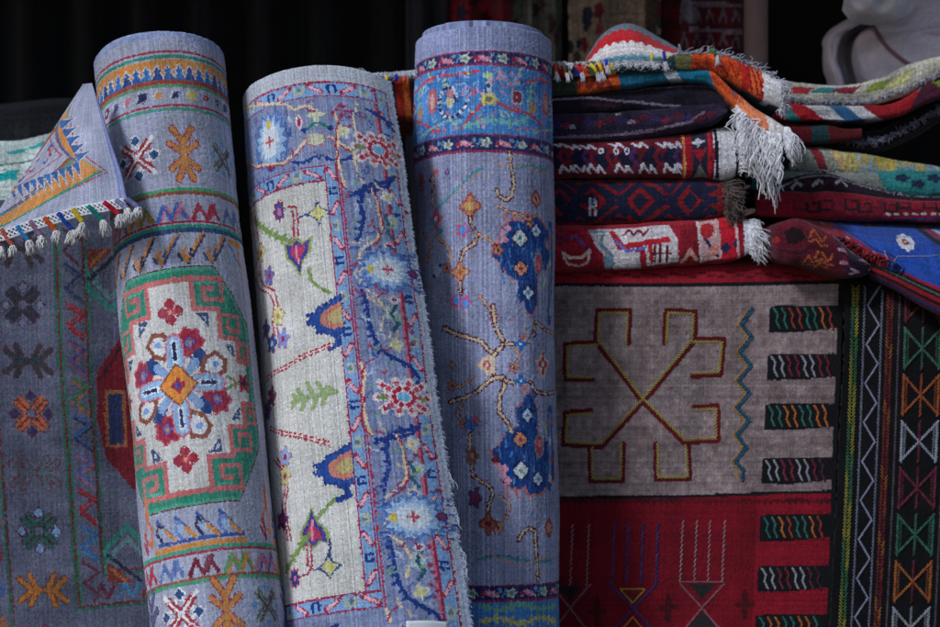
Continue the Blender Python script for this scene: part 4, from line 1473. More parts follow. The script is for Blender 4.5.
    for (x, y), c in zip(xs, cw):
        s = Soup()
        Yd = float(gpos(g, min(x, 132), y - 6)[1]) - .014
        dx, dy = 12.5 + random.uniform(-3, 3), 14.5 + random.uniform(-2.5, 2.5)
        if x > 110:
            dx, dy = 11, 8
        a, b = W(x, y, Yd), W(x + dx, y + dy, Yd - .008)
        mid = W(x + dx * .45, y + dy * .52, Yd - .002)
        s.tube([a, mid, b], .0034, .0037, c, sides=8)
        # wrapping turns
        for k in range(10):
            f = (k + .5) / 10
            p = a + (b - a) * f
            d_ = (b - a) / np.linalg.norm(b - a)
            s.tube([p - d_ * .0006, p + d_ * .0006], .0041, .0041, jit(c, 18), sides=8)
        w = s.build('tassel', MAT_WOOL, t)
        w['label'] = 'tassel bound with coloured yarn'
        s = Soup()
        tl = random.uniform(.8, 1.25)
        tx = random.uniform(-.15, .5)
        for k in range(random.randint(34, 58)):
            ang = random.uniform(0, 6.28)
            rr = .0032 * math.sqrt(random.random())
            o = np.array((math.cos(ang) * rr, math.sin(ang) * rr, 0))
            d_ = np.array((tx + o[0] * 170, -.05 + o[1] * 170, -1.0))
            strand(s, b + o * .8, d_, random.uniform(.013, .025) * tl, .5, jit((216, 213, 212), 22), r=.0011, curl=.0020, n=5)
        s.build('tuft', MAT_PALE, w)
    return t

make_hanging_left()

# pale rug with turquoise figures lying behind the turned corner
g = Rug(patch([[(-60, 136, .75), (10, 141, .72), (60, 132, .72), (130, 130, .74)], [(-60, 160, .60), (10, 163, .58), (60, 158, .58), (130, 150, .60)], [(-60, 215, .57), (10, 215, .55), (60, 215, .55), (130, 210, .57)]], 70, 130), (176, 188, 184), 1.5)
for x, y in ((18, 152), (38, 146), (8, 176), (30, 182)):
    T = g.at((x, y)); g.FF(T, [(-14, -2), (-4, -3), (0, -7), (14, -6), (8, 0), (13, 5), (2, 3), (-10, 6)], (30, 150, 150))
g.L([(-20, 166), (20, 163), (46, 156)], 1.6, (96, 110, 110))
g.age(.1, .05, .05, .08)
tag(g.build('folded_rug', MAT_WOOL, None, thick=.01, rough=.0003), 'pale rug with turquoise figures behind the turned-down tasselled corner', 'rug')
# dark grey blanket pile further back on the left
g = Rug(patch([[(-90, 112, 1.2), (0, 104, 1.15), (70, 98, 1.15), (150, 104, 1.2)], [(-90, 122, 1.02), (0, 116, 1.0), (70, 112, 1.0), (150, 116, 1.02)], [(-90, 170, .98), (0, 168, .96), (70, 168, .96), (150, 170, .98)]], 50, 110), (52, 54, 60), 2.0)
g.A += smooth_noise(g.H, g.Wd, (8, 14), 6)[..., None]
g.age(.08, .03, .05, .1)
tag(g.build('folded_blanket', MAT_WOOL, None, thick=.02), 'dark grey folded blanket in shadow behind the pale turquoise rug', 'blanket')
# ================================================================ the hanging kilim and the black embroidered rug
MAT_KILIM = wool('flat_woven_wool', .97, .06, .8, 620, None, .14)
MAT_YARN = wool('embroidery_yarn', .85, .1, .2, 500, None, .08)

def make_kilim():
    t = thing('hanging_kilim', 'hanging kilim with taupe field over red field and a yellow-lined branching cross', 'kilim')
    ctrl = [[(534, 254, .70), (690, 250, .70), (843, 246, .70)],
            [(534, 262, .50), (690, 260, .50), (844, 258, .50)],
            [(534, 271, .462), (690, 270, .462), (844, 268, .462)],
            [(534, 284, .455), (690, 284, .455), (844, 281, .455)],
            [(533, 345, .455), (690, 345, .460), (842, 345, .452)],
            [(530, 490, .450), (686, 490, .456), (836, 488, .446)],
            [(526, 600, .444), (682, 600, .450), (832, 600, .440)],
            [(523, 700, .44), (679, 700, .446), (829, 700, .436)]]
    V = patch(ctrl, 420, 300, True)
    V[..., 1] += smooth_noise(421, 301, (4, 7), .0045) + smooth_noise(421, 301, (12, 16), .0014)
    g = Rug(V, (132, 114, 114), 1.2)
    L0 = g.L
    g.L = lambda p, w, c, **k: L0(p, w * 1.3, c, **k)
    gr, gc = np.mgrid[0:g.H, 0:g.Wd]
    g.jc, g.jr = gc + .5 + RNG.uniform(-.06, .06, gc.shape), gr + .5 + RNG.uniform(-.06, .06, gc.shape)
    TAU, RD, BK = (132, 114, 114), (114, 13, 29), (20, 19, 24)
    # mottled hand spun taupe
    g.A += (smooth_noise(g.H, g.Wd, (110, 60), 9) + smooth_noise(g.H, g.Wd, (24, 20), 6))[..., None]
    g.F([(500, 230), (860, 230), (860, 281), (842, 281.5), (700, 284), (540, 283.5), (500, 284)], (140, 22, 38))
    g.F([(500, 497), (560, 497.5), (700, 496), (760, 493), (850, 492), (850, 720), (500, 720)], RD)
    g.F([(757, 494), (850, 491), (850, 720), (750, 720)], (134, 18, 36))
    g.L([(500, 284.5), (560, 284.5), (700, 284.5), (842, 282)], 2.0, BK)
    g.L([(500, 497), (560, 497.5), (700, 496), (760, 493.5), (850, 491.5)], 1.8, BK)
    # interlocking teeth along the colour joint
    for k in range(150):
        x = 540 + k * 2.05
        g.L([(x, 499), (x, 501.5 + (k % 3))], 1.2, (70, 14, 24))
    # short red floats in the border strip above
    for k in range(30):
        g.L([(556 + k * 9.5, 273 + (k % 3) * 2), (563 + k * 9.5, 273 + (k % 3) * 2)], 1.4, (84, 18, 30))
    MR, YE = (92, 16, 30), (170, 152, 70)
    sp = Soup()
    fig = [
        ([(626, 343), (628, 313), (599.5, 313), (598, 340), (643, 398.5)], -1),
        ([(593, 377), (567.5, 377), (567.5, 346.5), (598, 345)], -1),
        ([(666.5, 343), (668, 313), (693.5, 314), (692, 340), (643, 398.5)], 1),
        ([(692, 373.6), (719, 372), (722, 342), (692, 342)], 1),
        ([(591.5, 413.5), (567.5, 415), (565.5, 442), (601, 443.5), (643, 398.5)], -1),
        ([(621, 444), (620.6, 478.6), (592.5, 478.6), (592, 447)], 1),
        ([(693.5, 410), (716, 408.7), (716, 438), (685, 440), (643, 398.5)], 1),
        ([(658, 444), (658, 477), (688, 477), (686, 445)], -1)]
    cxy = np.array((643, 398))
    for (pts, sd), side in zip(fig, (1, -1, -1, 1, 1, -1, -1, 1)):
        q = []
        for n_, p in enumerate(pts):
            a_ = np.array(pts[max(0, n_ - 1)], float)
            b_ = np.array(pts[min(len(pts) - 1, n_ + 1)], float)
            if 0 < n_ < len(pts) - 1:
                d1 = (np.array(p) - a_) / np.linalg.norm(np.array(p) - a_)
                d2 = (b_ - np.array(p)) / np.linalg.norm(b_ - np.array(p))
                o_ = np.array((-d1[1], d1[0])) + np.array((-d2[1], d2[0]))
                o_ = o_ / max(.6, np.linalg.norm(o_)) * 1.25
            else:
                d = (b_ - a_) / np.linalg.norm(b_ - a_)
                o_ = np.array((-d[1], d[0]))
            q.append(tuple(np.array(p) + o_ * 2.7 * side))
        g.L(q, 3.1, MR)
    for pts, sd in fig:
        g.L(pts, 1.0, (112, 96, 72))
        stitch(sp, g, pts, YE, step=3.0, ln=4.6, ang=38 * sd, r=0.00100)
    # blue and yellow wavy seam
    zz = [(751, 309), (740, 324.5), (750.6, 337.5), (738.6, 351.8), (750, 366), (737, 380.5), (748.6, 393.4), (735.7, 407.8), (747.8, 420.7), (735.7, 435), (745, 448), (733.5, 462), (742, 470), (741, 481)]
    g.L([(x + 1.5, y) for x, y in zz], 2.6, (40, 62, 84))
    stitch(sp, g, [(x + 2, y) for x, y in zz], (34, 84, 116), step=3.0, ln=5.2, ang=30, r=0.00150)
    stitch(sp, g, [(x - 2.2, y) for x, y in zz], (160, 122, 48), step=3.2, ln=4.4, ang=-30, r=0.00120)
    # combs in the red field
    WH, BL = (150, 128, 132), (36, 48, 104)
    for x in (556, 571.5, 588):
        stitch(sp, g, [(x + 1, 524), (x - 1.5, 586)], WH, step=4.6, ln=4.6, ang=22, r=0.00105)
    for k, x in enumerate((613, 627, 642, 657)):
        stitch(sp, g, [(x + 1, 523), (x - 1, 584)], BL, step=4.2, ln=4.8, ang=22, r=0.00150)
    for x, sl in ((683, -3), (697, -3), (710, -2), (725, -3)):
        stitch(sp, g, [(x, 520), (x + sl, 582)], WH, step=4.6, ln=4.6, ang=22, r=0.00105)
    for cx, c, w in ((633, BL, 24), (702, (128, 84, 94), 22), (570, (128, 84, 94), 20)):
        for s_ in (-1, 1):
            stitch(sp, g, [(cx + s_ * w, 584), (cx, 608), (cx - s_ * w * .9, 632)], c, step=2.8, ln=4.4, ang=20, r=0.00135)
    stitch(sp, g, [(680, 582), (724, 582)], (128, 84, 94), step=3.2, ln=4.2, ang=10, r=0.00105)
    g.F([(620, 589), (645, 589), (632.5, 603)], (104, 24, 36))
    stitch(sp, g, [(620, 589), (645, 589), (632.5, 603), (620, 589)], (166, 128, 52), step=2.8, ln=3.8, ang=20, r=0.00120)
    stitch(sp, g, [(618, 634), (632.5, 617), (647, 634)], (166, 128, 52), step=2.8, ln=3.8, ang=20, r=0.00120)
    g.F([(689, 584), (717, 584), (702, 600)], (40, 36, 38))
    g.F([(702, 612), (722, 632), (684, 632)], (40, 36, 38))
    g.F([(556, 586), (582, 586), (570, 601)], (40, 36, 38))
    for x, y in ((597, 611), (668, 607), (745, 604)):
        g.L([(x, y - 10), (x, y + 12)], 4.5, (70, 14, 24)); g.L([(x - 8, y + 1), (x + 8, y)], 3.0, (76, 14, 24))
    # right border: black bars with zigzag stitching
    TE, OR, RO, MA, WI = (36, 96, 84), (168, 92, 36), (140, 50, 38), (112, 26, 46), (146, 142, 152)
    sets = [(TE, TE, RO, RO, TE, TE, OR, RO), (WI, WI, MA, MA, WI, WI, MA, MA), (TE, TE, OR, OR, TE, TE, OR, OR), (WI, WI, MA, MA, WI, WI, MA, (60, 20, 34)), (TE, TE, OR, RO, TE, TE, OR, RO), (WI, WI, MA, MA, WI, WI, (80, 24, 40), (60, 20, 34)), (TE, OR, OR, TE, TE, OR, OR, TE)]
    for k, (y, x) in enumerate(((319, 770), (367, 767.5), (417, 765), (471, 762), (528, 760), (579, 758), (628, 756))):
        dk = 1 - .0 * k
        g.F([(x, y - 12), (x + 8, y - 13.5), (850, y - 13), (850, y + 9), (x + 30, y + 13), (x - 1, y + 13)], BK)
        for i, c in enumerate(sets[k]):
            x0 = x + 4 + i * 7.6
            zz = [(x0, y - 10.5 - i * .15), (x0 + 4, y - 4), (x0 + 2.4, y + 2), (x0 + 6, y + 10)]
            stitch(sp, g, zz, c, step=2.3, ln=3.4, ang=18 if i % 2 else -18, r=0.00195)
    g.F([(840, 283), (860, 283), (850, 720), (829, 720)], BK)
    g.A[:, -5:] = BK
    g.age(.07, .03, .04, .05)
    g.build('woven_panel', MAT_KILIM, t, thick=.006, rough=.0004)
    sp.build('embroidery', MAT_YARN, t)
    return t

def make_black_rug():
    t = thing('hanging_rug', 'black hanging rug with white zigzags and coloured hourglass embroidery at the right edge', 'rug')
    ctrl = [[(842, 268, .49), (905, 270, .49), (985, 274, .49)],
            [(844, 300, .440), (905, 300, .436), (986, 300, .44)],
            [(842, 400, .432), (902, 400, .426), (984, 400, .43)],
            [(834, 540, .424), (895, 540, .417), (978, 540, .42)],
            [(826, 700, .42), (888, 700, .412), (970, 700, .415)]]
    V = patch(ctrl, 330, 110, True)
    V[..., 1] += smooth_noise(331, 111, (5, 4), .004)
    g = Rug(V, (11, 10, 14), 1.3)
    g.A += smooth_noise(g.H, g.Wd, (40, 14), 3)[..., None]
    sp = Soup()
    X = lambda x, y: x - (y - 400) * (.036) + (-.00004) * (y - 400) ** 2
    def vline(x, y0, y1, c, step, ln, ang, r, side=0, n=14):
        pts = [(X(x, y0 + (y1 - y0) * k / n), y0 + (y1 - y0) * k / n) for k in range(n + 1)]
        stitch(sp, g, pts, c, step=step, ln=ln, ang=ang, r=r, side=side)
    YG = [(150, 140, 50), (128, 132, 60), (150, 140, 50), (60, 108, 70), (40, 92, 74), (70, 110, 60), (140, 140, 52)]
    YG = [c for c in YG for _ in range(5)]
    vline(852, 286, 660, YG, 3.1, 5.6, 35, .0010, side=-2.0)
    vline(852, 286, 660, YG[9:] + YG[:9], 3.1, 5.6, -35, .0010, side=2.0)
    WS = (128, 130, 150)
    vline(861.5, 286, 660, WS, 3.0, 4.4, -28, .00085)
    vline(879, 290, 660, WS, 3.0, 4.4, -28, .00085)
    zz = []
    for k in range(20):
        y = 286 + k * 19.5
        zz.append((X(864.5 if k % 2 else 876.5, y), y))
    stitch(sp, g, zz, WS, step=2.8, ln=3.8, ang=14, r=0.00157)
    RR = [(116, 30, 34), (130, 54, 34), (104, 24, 32), (104, 24, 32), (150, 84, 36)]
    RR = [c for c in RR for _ in range(4)]
    vline(887, 292, 660, RR, 3.0, 5.2, 35, .0010, side=-1.9)
    vline(887, 292, 660, RR[3:] + RR[:3], 3.0, 5.2, -35, .0010, side=1.9)
    vline(896.5, 295, 660, (96, 84, 92), 3.0, 4.4, -28, .00085)
    vline(945, 310, 660, (96, 84, 92), 3.0, 4.4, -28, .00085)
    cs = [(92, 26, 40), (52, 92, 72), (142, 70, 34), (134, 138, 150), (92, 26, 44), (44, 88, 72), (142, 76, 34), (128, 130, 140), (92, 26, 40)]
    for k, c in enumerate(cs):
        y0 = 281 + k * 46.6
        y1 = y0 + 42
        xl0, xr0, xl1, xr1 = X(903, y0), X(938, y0), X(903, y1), X(938, y1)
        xm0, xm1 = (xl0 + xr0) / 2, (xl1 + xr1) / 2
        ym = (y0 + y1) / 2
        for a, b, an in (((xl0, y0), (xl1, y1), -30), ((xr0, y0), (xr1, y1), 30), ((xl0, y0 + 2), (xr1, y1 - 2), 24), ((xr0, y0 + 2), (xl1, y1 - 2), -24)):
            if a[0] == xl0 and b[0] == xl1 or a[0] == xr0 and b[0] == xr1:
                stitch(sp, g, [(a[0] + (3 if an < 0 else -3), a[1] + 3), (b[0] + (3 if an < 0 else -3), b[1] - 3)], tuple(v * .8 for v in c), step=3.0, ln=4.0, ang=-an, r=.0011)
            stitch(sp, g, [a, ((a[0] + b[0]) / 2, (a[1] + b[1]) / 2), b], c, step=3.0, ln=4.2, ang=an, r=0.00191)
        c2 = (92, 26, 40) if k % 3 == 0 else c
        stitch(sp, g, [(xm0, y0), (xm1, y1)], tuple(v * .85 for v in c2), step=3.0, ln=4, ang=25, r=0.00180)
    g.age(.1, .05, .05, .05)
    g.build('woven_panel', MAT_KILIM, t, thick=.006, rough=.0004)
    sp.build('embroidery', MAT_YARN, t)
    return t

make_kilim()
make_black_rug()
# ================================================================ folded rugs: a sheet folded towards the viewer
MAT_FOLD = wool('folded_wool', .96, .08, .6, 520, None, .12)

def fold_grid(xs, tops, bots, Yf, depth, base, kp=1.35, blunt=.8, wob=1.0, nb=8):
    """xs, tops, bots in photo px at the front of the fold; Yf depth of the front (scalar or list); the nose faces the viewer"""
    x0, x1 = xs[0], xs[-1]
    nw = int((x1 - x0) / kp)
    u = np.linspace(x0, x1, nw + 1)
    ft, fb = spl(xs, tops)(u), spl(xs, bots)(u)
    Y = spl(xs, Yf)(u) if not np.isscalar(Yf) else np.full(nw + 1, Yf)
    hmax = float((fb - ft).max())
    nn = max(8, int(hmax * 1.45 / kp))
    rows = []
    for i in range(nb):                                   # top run, from the back
        f = i / nb
        rows.append((np.zeros(nw + 1), depth * (1 - f), 'b'))
    for i in range(nn + 1):
        a = math.pi * i / nn
        rows.append((np.full(nw + 1, (1 - math.cos(a)) / 2), math.sin(a), 'n'))
    for i in range(1, nb + 1):
        rows.append((np.ones(nw + 1), depth * i / nb, 'b'))
    V = np.zeros((len(rows), nw + 1, 3))
    w1 = smooth_noise(len(rows), nw + 1, (4, (x1 - x0) / 22 + 2), .7 * wob)
    w2 = smooth_noise(len(rows), nw + 1, (5, (x1 - x0) / 30 + 2), 1.2 * wob)
    for i, (q, s_, k) in enumerate(rows):
        py = ft + (fb - ft) * q
        half = (fb - ft) / 2 * S * blunt
        if k == 'b':
            yy = Y + half + s_
        else:
            yy = Y + half * (1 - s_ ** .75)
        py = py + w1[i]
        yy = yy + w2[i] * S
        # keep the height that the front has: no perspective for the runs to the back
        kf = S * (D + Y) / D
        V[i, :, 0] = (u - CX) * kf
        V[i, :, 1] = yy
        V[i, :, 2] = Z0 + (CY - py) * kf
    return Rug(V, base, kp)

def zigzag(g, x0, x1, n, y0, y1, w, c):
    pts = [(x0 + (x1 - x0) * i / n, y0 if i % 2 else y1) for i in range(n + 1)]
    g.L(pts, w, c)

GRP = 'folded rugs stacked on the stall'
WHITE_F = (228, 226, 232)

# ---- lowest: red and white
def fold_red():
    t = thing('folded_rug', 'folded red and white rug with white fringe, lowest of the middle stack', 'rug', group=GRP)
    xs = [536, 620, 700, 742, 752]
    g = fold_grid(xs, [225, 223.5, 219.5, 217, 220], [272, 270, 264, 258, 252], .43, .34, (150, 26, 44))
    WT, DR, NV, TL = (206, 196, 200), (96, 20, 36), (40, 42, 76), (110, 140, 156)
    g.A += smooth_noise(g.H, g.Wd, (12, 12), 8)[..., None]
    # white and teal hooked figure
    g.F([(588, 230), (606, 229), (618, 250), (640, 252), (640, 268), (614, 269), (606, 258), (596, 246)], WT)
    g.L([(590, 232), (604, 232), (600, 244), (612, 256)], 2.6, TL)
    g.F([(603, 258), (612, 254), (616, 264), (606, 270)], TL)
    g.F([(606, 229), (668, 225), (678, 240), (678, 262), (646, 266), (646, 250), (622, 250)], WT)
    g.L([(612, 233), (622, 247), (650, 242), (668, 240)], 4, (180, 34, 46)); g.L([(650, 243), (652, 262)], 3, (180, 34, 46))
    g.L([(616, 240), (626, 251), (645, 248)], 2, (96, 110, 190))
    zigzag(g, 624, 648, 5, 230, 235, 2, (120, 30, 50))
    for x in (655, 660, 667):
        g.L([(x, 246), (x, 262)], 1.8, DR)
    g.L([(652, 254), (672, 253)], 1.8, DR)
    # scrolls on red
    g.L([(562, 252), (570, 258), (582, 258), (590, 250), (588, 262), (580, 266), (568, 264), (562, 252)], 2, (216, 190, 180))
    g.L([(564, 240), (576, 236), (584, 246)], 3.4, (110, 60, 110))
    g.F([(552, 238), (562, 230), (572, 240), (560, 246)], (120, 30, 60))
    # end bands
    g.F([(679, 226), (696, 222), (700, 262), (682, 264)], (130, 22, 36))
    g.L([(682, 262), (690, 250), (697, 260)], 3, (206, 150, 140))
    g.F([(697, 222), (717, 219), (722, 258), (702, 262)], (190, 150, 150))
    g.L([(698, 226), (706, 240), (718, 256)], 2.4, NV); g.E((707, 230), 7, 9, (176, 40, 50)); g.E((714, 250), 5, 6, (200, 130, 120))
    g.L([(697, 222), (701, 262)], 2, (210, 190, 190))
    g.F([(718, 219), (734, 217), (739, 258), (723, 260)], (184, 24, 44))
    g.E((726, 248), 6, 6, NV, p=1); g.E((737, 243), 4, 6, NV, p=1)
    g.L([(733, 217), (739, 258)], 1.8, (206, 170, 170)); g.L([(737, 217), (743, 257)], 2, (150, 20, 50))
    g.F([(742, 214), (756, 214), (756, 262), (746, 262)], (206, 206, 214))
    g.age(.10, .04, .05, .05)
    g.build('folded_body', MAT_FOLD, t, thick=.006, rough=.0003)
    sp = Soup()
    col = [kpos(g, g.Wd - 1, r) for r in np.linspace(10, g.H - 10, 12)]
    fringe(sp, col, (.9, -.25, .1), 260, .026, WHITE_F, droop=1.4, r=.0009, spread=.3)
    fringe(sp, col[3:9], (.8, -.4, -.2), 60, .045, WHITE_F, droop=1.0, r=.0010, spread=.25)
    sp.build('fringe', MAT_PALE, t)

def fold_navy_red():
    t = thing('folded_rug', 'folded red and navy hooked rug with short brown fringe', 'rug', group=GRP)
    xs = [536, 600, 660, 715, 727]
    g = fold_grid(xs, [178, 178.5, 178, 179, 184], [225, 224, 223, 219, 214], .44, .34, (118, 22, 32))
    NV, RD = (26, 28, 54), (128, 20, 30)
    for cx in (560, 592, 640, 690):
        T = g.at((cx, 201))
        g.EE(T, (0, 0), 25, 24, NV, p=1.0); g.EE(T, (0, 0), 15, 15, RD, p=1.0); g.EE(T, (0, 0), 8, 9, NV, p=1.0)
    for cx in (576, 616, 666, 706):
        T = g.at((cx, 200))
        for s_ in (-1, 1):
            g.LL(T, [(-10, -22 * s_), (4, -10 * s_), (10, -16 * s_)], 5, NV)
            g.LL(T, [(-14, -12 * s_), (-4, -3 * s_), (10, -2 * s_)], 3.4, NV)
            g.LL(T, [(-2, -22 * s_), (10, -24 * s_)], 4, NV)
    g.L([(590, 199), (590, 215)], 2, (176, 176, 196)); g.L([(595, 199), (595, 215)], 2, (176, 176, 196)); g.L([(590, 207), (595, 207)], 2, (176, 176, 196))
    g.age(.13, .04, .05, .06)
    g.build('folded_body', MAT_FOLD, t, thick=.006, rough=.0003)
    sp = Soup()
    col = [kpos(g, g.Wd - 1, r) for r in np.linspace(10, g.H - 10, 12)]
    fringe(sp, col, (.8, -.3, .1), 420, .036, (104, 88, 84), droop=1.2, r=.0010, curl=.004, spread=.4)
    sp.build('fringe', MAT_PALE, t)

def fold_white_hooks():
    t = thing('folded_rug', 'folded navy and red rug with white end stripes and long white fringe', 'rug', group=GRP)
    xs = [536, 600, 660, 700, 734, 742]
    g = fold_grid(xs, [143, 140, 136, 132, 128, 133], [177, 177, 177, 178, 177, 172], .425, .34, (98, 20, 36))
    NV, WT, PU = (24, 24, 50), (190, 186, 196), (74, 40, 92)
    g.A += smooth_noise(g.H, g.Wd, (10, 30), 10)[..., None] * np.array((1, .5, .8))
    for k, cx in enumerate((556, 580, 604, 628, 652, 672)):
        T = g.at((cx, 158))
        g.EE(T, (0, 0), 11, 17, NV, p=1.0)
        g.LL(T, [(8, -14), (3, -2), (10, 12)], 3, PU if k % 2 else (110, 24, 40))
    for cx in (560, 573, 588, 616, 640, 664, 676):
        T = g.at((cx, 145 if cx % 3 else 147))
        g.LL(T, [(-7, -3), (0, 3), (1, -4), (7, 4)], 2.2, WT)
        T = g.at((cx + 8, 170))
        g.LL(T, [(-8, 4), (-6, -8), (2, 4), (3, -6), (9, 5)], 2.0, WT)
    for cx in (601, 616, 627):
        g.E((cx, 151), 2.6, 5, WT); g.E((cx, 151), 1, 2.6, NV)
    # end bands
    g.F([(680, 133), (690, 132), (692, 178), (682, 178)], (160, 22, 40)); g.L([(682, 133), (684, 178)], 1.6, (206, 150, 90))
    g.F([(690, 132), (706, 130), (708, 178), (692, 178)], (40, 36, 56)); g.F([(692, 150), (707, 148), (700, 162)], (170, 26, 44)); g.F([(692, 178), (708, 178), (700, 164)], (120, 120, 110))
    T = g.at((698, 142)); g.EE(T, (0, 0), 7, 6, WT, petals=4, depth=.5)
    g.L([(706, 130), (709, 178)], 2.4, (176, 30, 46))
    g.F([(709, 130), (745, 126), (745, 180), (712, 178)], (200, 198, 206))
    g.L([(714, 130), (717, 178)], 2.6, (24, 24, 44)); g.L([(735, 128), (737, 178)], 2.0, (30, 28, 40)); g.L([(711, 131), (713, 178)], 1.4, (150, 26, 44))
    g.age(.11, .04, .05, .05)
    g.build('folded_body', MAT_FOLD, t, thick=.006, rough=.0003)
    sp = Soup()
    col = [kpos(g, g.Wd - 1, r) for r in np.linspace(10, g.H - 10, 12)]
    fringe(sp, col[2:9], (.75, -.55, .35), 70, .05, WHITE_F, droop=2.2, r=.0014, curl=.003, spread=.16)
    fringe(sp, col[1:7], (.8, -.5, .2), 90, .12, WHITE_F, droop=3.2, r=.0014, curl=.004, spread=.14, seg=9)
    fringe(sp, col, (.6, -.4, .6), 50, .03, WHITE_F, droop=1.0, r=.0011, spread=.4)
    sp.build('fringe', MAT_PALE, t)

def fold_purple():
    t = thing('folded_rug', 'dark purple rug folded double with a rounded right end, under the orange and teal kilims', 'rug', group=GRP)
    PU, PI = (40, 32, 54), (120, 96, 116)
    xs = [536, 600, 660, 700, 720, 727]
    g = fold_grid(xs, [112, 112, 108, 103, 101, 106], [142, 140, 135, 127, 121, 114], .42, .34, PU)
    g.L([(536, 138), (600, 136), (650, 131), (690, 122), (704, 112)], 2.6, PI)
    for k in range(16):
        g.E((545 + k * 11, 122 - k * .5 + (k % 3) * 2), 6, 4, ((84, 24, 44), (50, 36, 86), (96, 30, 50))[k % 3], petals=4)
    g.E((631, 122), 4, 2, (140, 130, 150)); g.E((572, 127), 3, 2, (130, 120, 140)); g.E((618, 114), 3, 2, (130, 120, 140))
    g.age(.15, .04, .05, .08)
    g.build('lower_fold', MAT_FOLD, t, thick=.007, rough=.0004)
    xs = [536, 580, 640, 690, 716, 729]
    g = fold_grid(xs, [94, 92, 88, 84.5, 84, 90], [113, 112, 110, 109, 112, 116], .425, .34, (30, 26, 40))
    g.L([(536, 99), (580, 98), (620, 101), (680, 106)], 2.2, (126, 110, 130))
    g.L([(560, 94), (640, 90), (696, 86), (716, 89), (726, 100)], 1.4, (104, 92, 110))
    g.E((600, 106), 20, 3, (60, 26, 44))
    g.age(.12, .04, .05, .06)
    g.build('upper_fold', MAT_FOLD, t, thick=.007, rough=.0004)

def fold_teal_kilim():
    t = thing('folded_kilim', 'teal and orange kilim whose peach end with white fringe hangs over the stack', 'kilim', group=GRP)
    xs = [536, 590, 640, 690, 712, 735, 755, 775, 786]
    g = fold_grid(xs, [76, 75, 70, 68, 71, 90, 107, 120, 128], [96, 93, 86, 81, 85, 108, 128, 136, 140], [.41, .41, .41, .41, .405, .39, .38, .372, .37], .30, (24, 96, 120))
    TL, OR, PE, WT = (24, 110, 140), (206, 84, 34), (214, 124, 88), (216, 208, 206)
    g.F([(530, 60), (576, 60), (576, 100), (530, 100)], (44, 58, 44))
    g.F([(576, 60), (614, 60), (616, 100), (574, 100)], (186, 74, 30)); zigzag(g, 578, 612, 6, 78, 88, 3, (120, 36, 24))
    g.F([(615, 60), (660, 60), (660, 100), (615, 100)], (22, 86, 112)); g.F([(658, 60), (671, 60), (671, 100), (659, 100)], (170, 176, 186)); g.F([(671, 60), (710, 60), (712, 100), (671, 100)], TL)
    g.F([(708, 60), (742, 70), (744, 120), (724, 104), (712, 92)], OR)
    g.F([(742, 80), (776, 100), (774, 150), (746, 130), (738, 112)], PE)
    for k in range(9):
        g.L([(712 + k * 3.4, 74 + k * 2.6), (716 + k * 3.4, 82 + k * 2.8)], 1.6, (170, 52, 26))
    g.F([(768, 104), (792, 116), (792, 160), (762, 142)], WT)
    g.F([(716, 92), (736, 114), (742, 126), (726, 112)], (60, 96, 50))
    g.age(.09, .04, .05, .05)
    g.build('folded_body', MAT_FOLD, t, thick=.006, rough=.0003)
    sp = Soup()
    col = [kpos(g, g.Wd - 1, r) for r in np.linspace(10, g.H - 10, 12)]
    fringe(sp, col[2:11], (.5, -.4, -.5), 170, .05, WHITE_F, droop=1.6, r=.0012, curl=.003, spread=.22)
    low = [kpos(g, c, g.H * .62) for c in (g.Wd * .80, g.Wd * .88, g.Wd * .98)]
    fringe(sp, low, (-.05, -.35, -.9), 130, .085, WHITE_F, droop=2.2, r=.0012, curl=.0045, spread=.11, seg=10)
    fringe(sp, low[:2], (-.2, -.5, -.4), 20, .06, WHITE_F, droop=1.3, r=.0014, curl=.007, spread=.3, seg=8)
    sp.build('fringe', MAT_PALE, t)

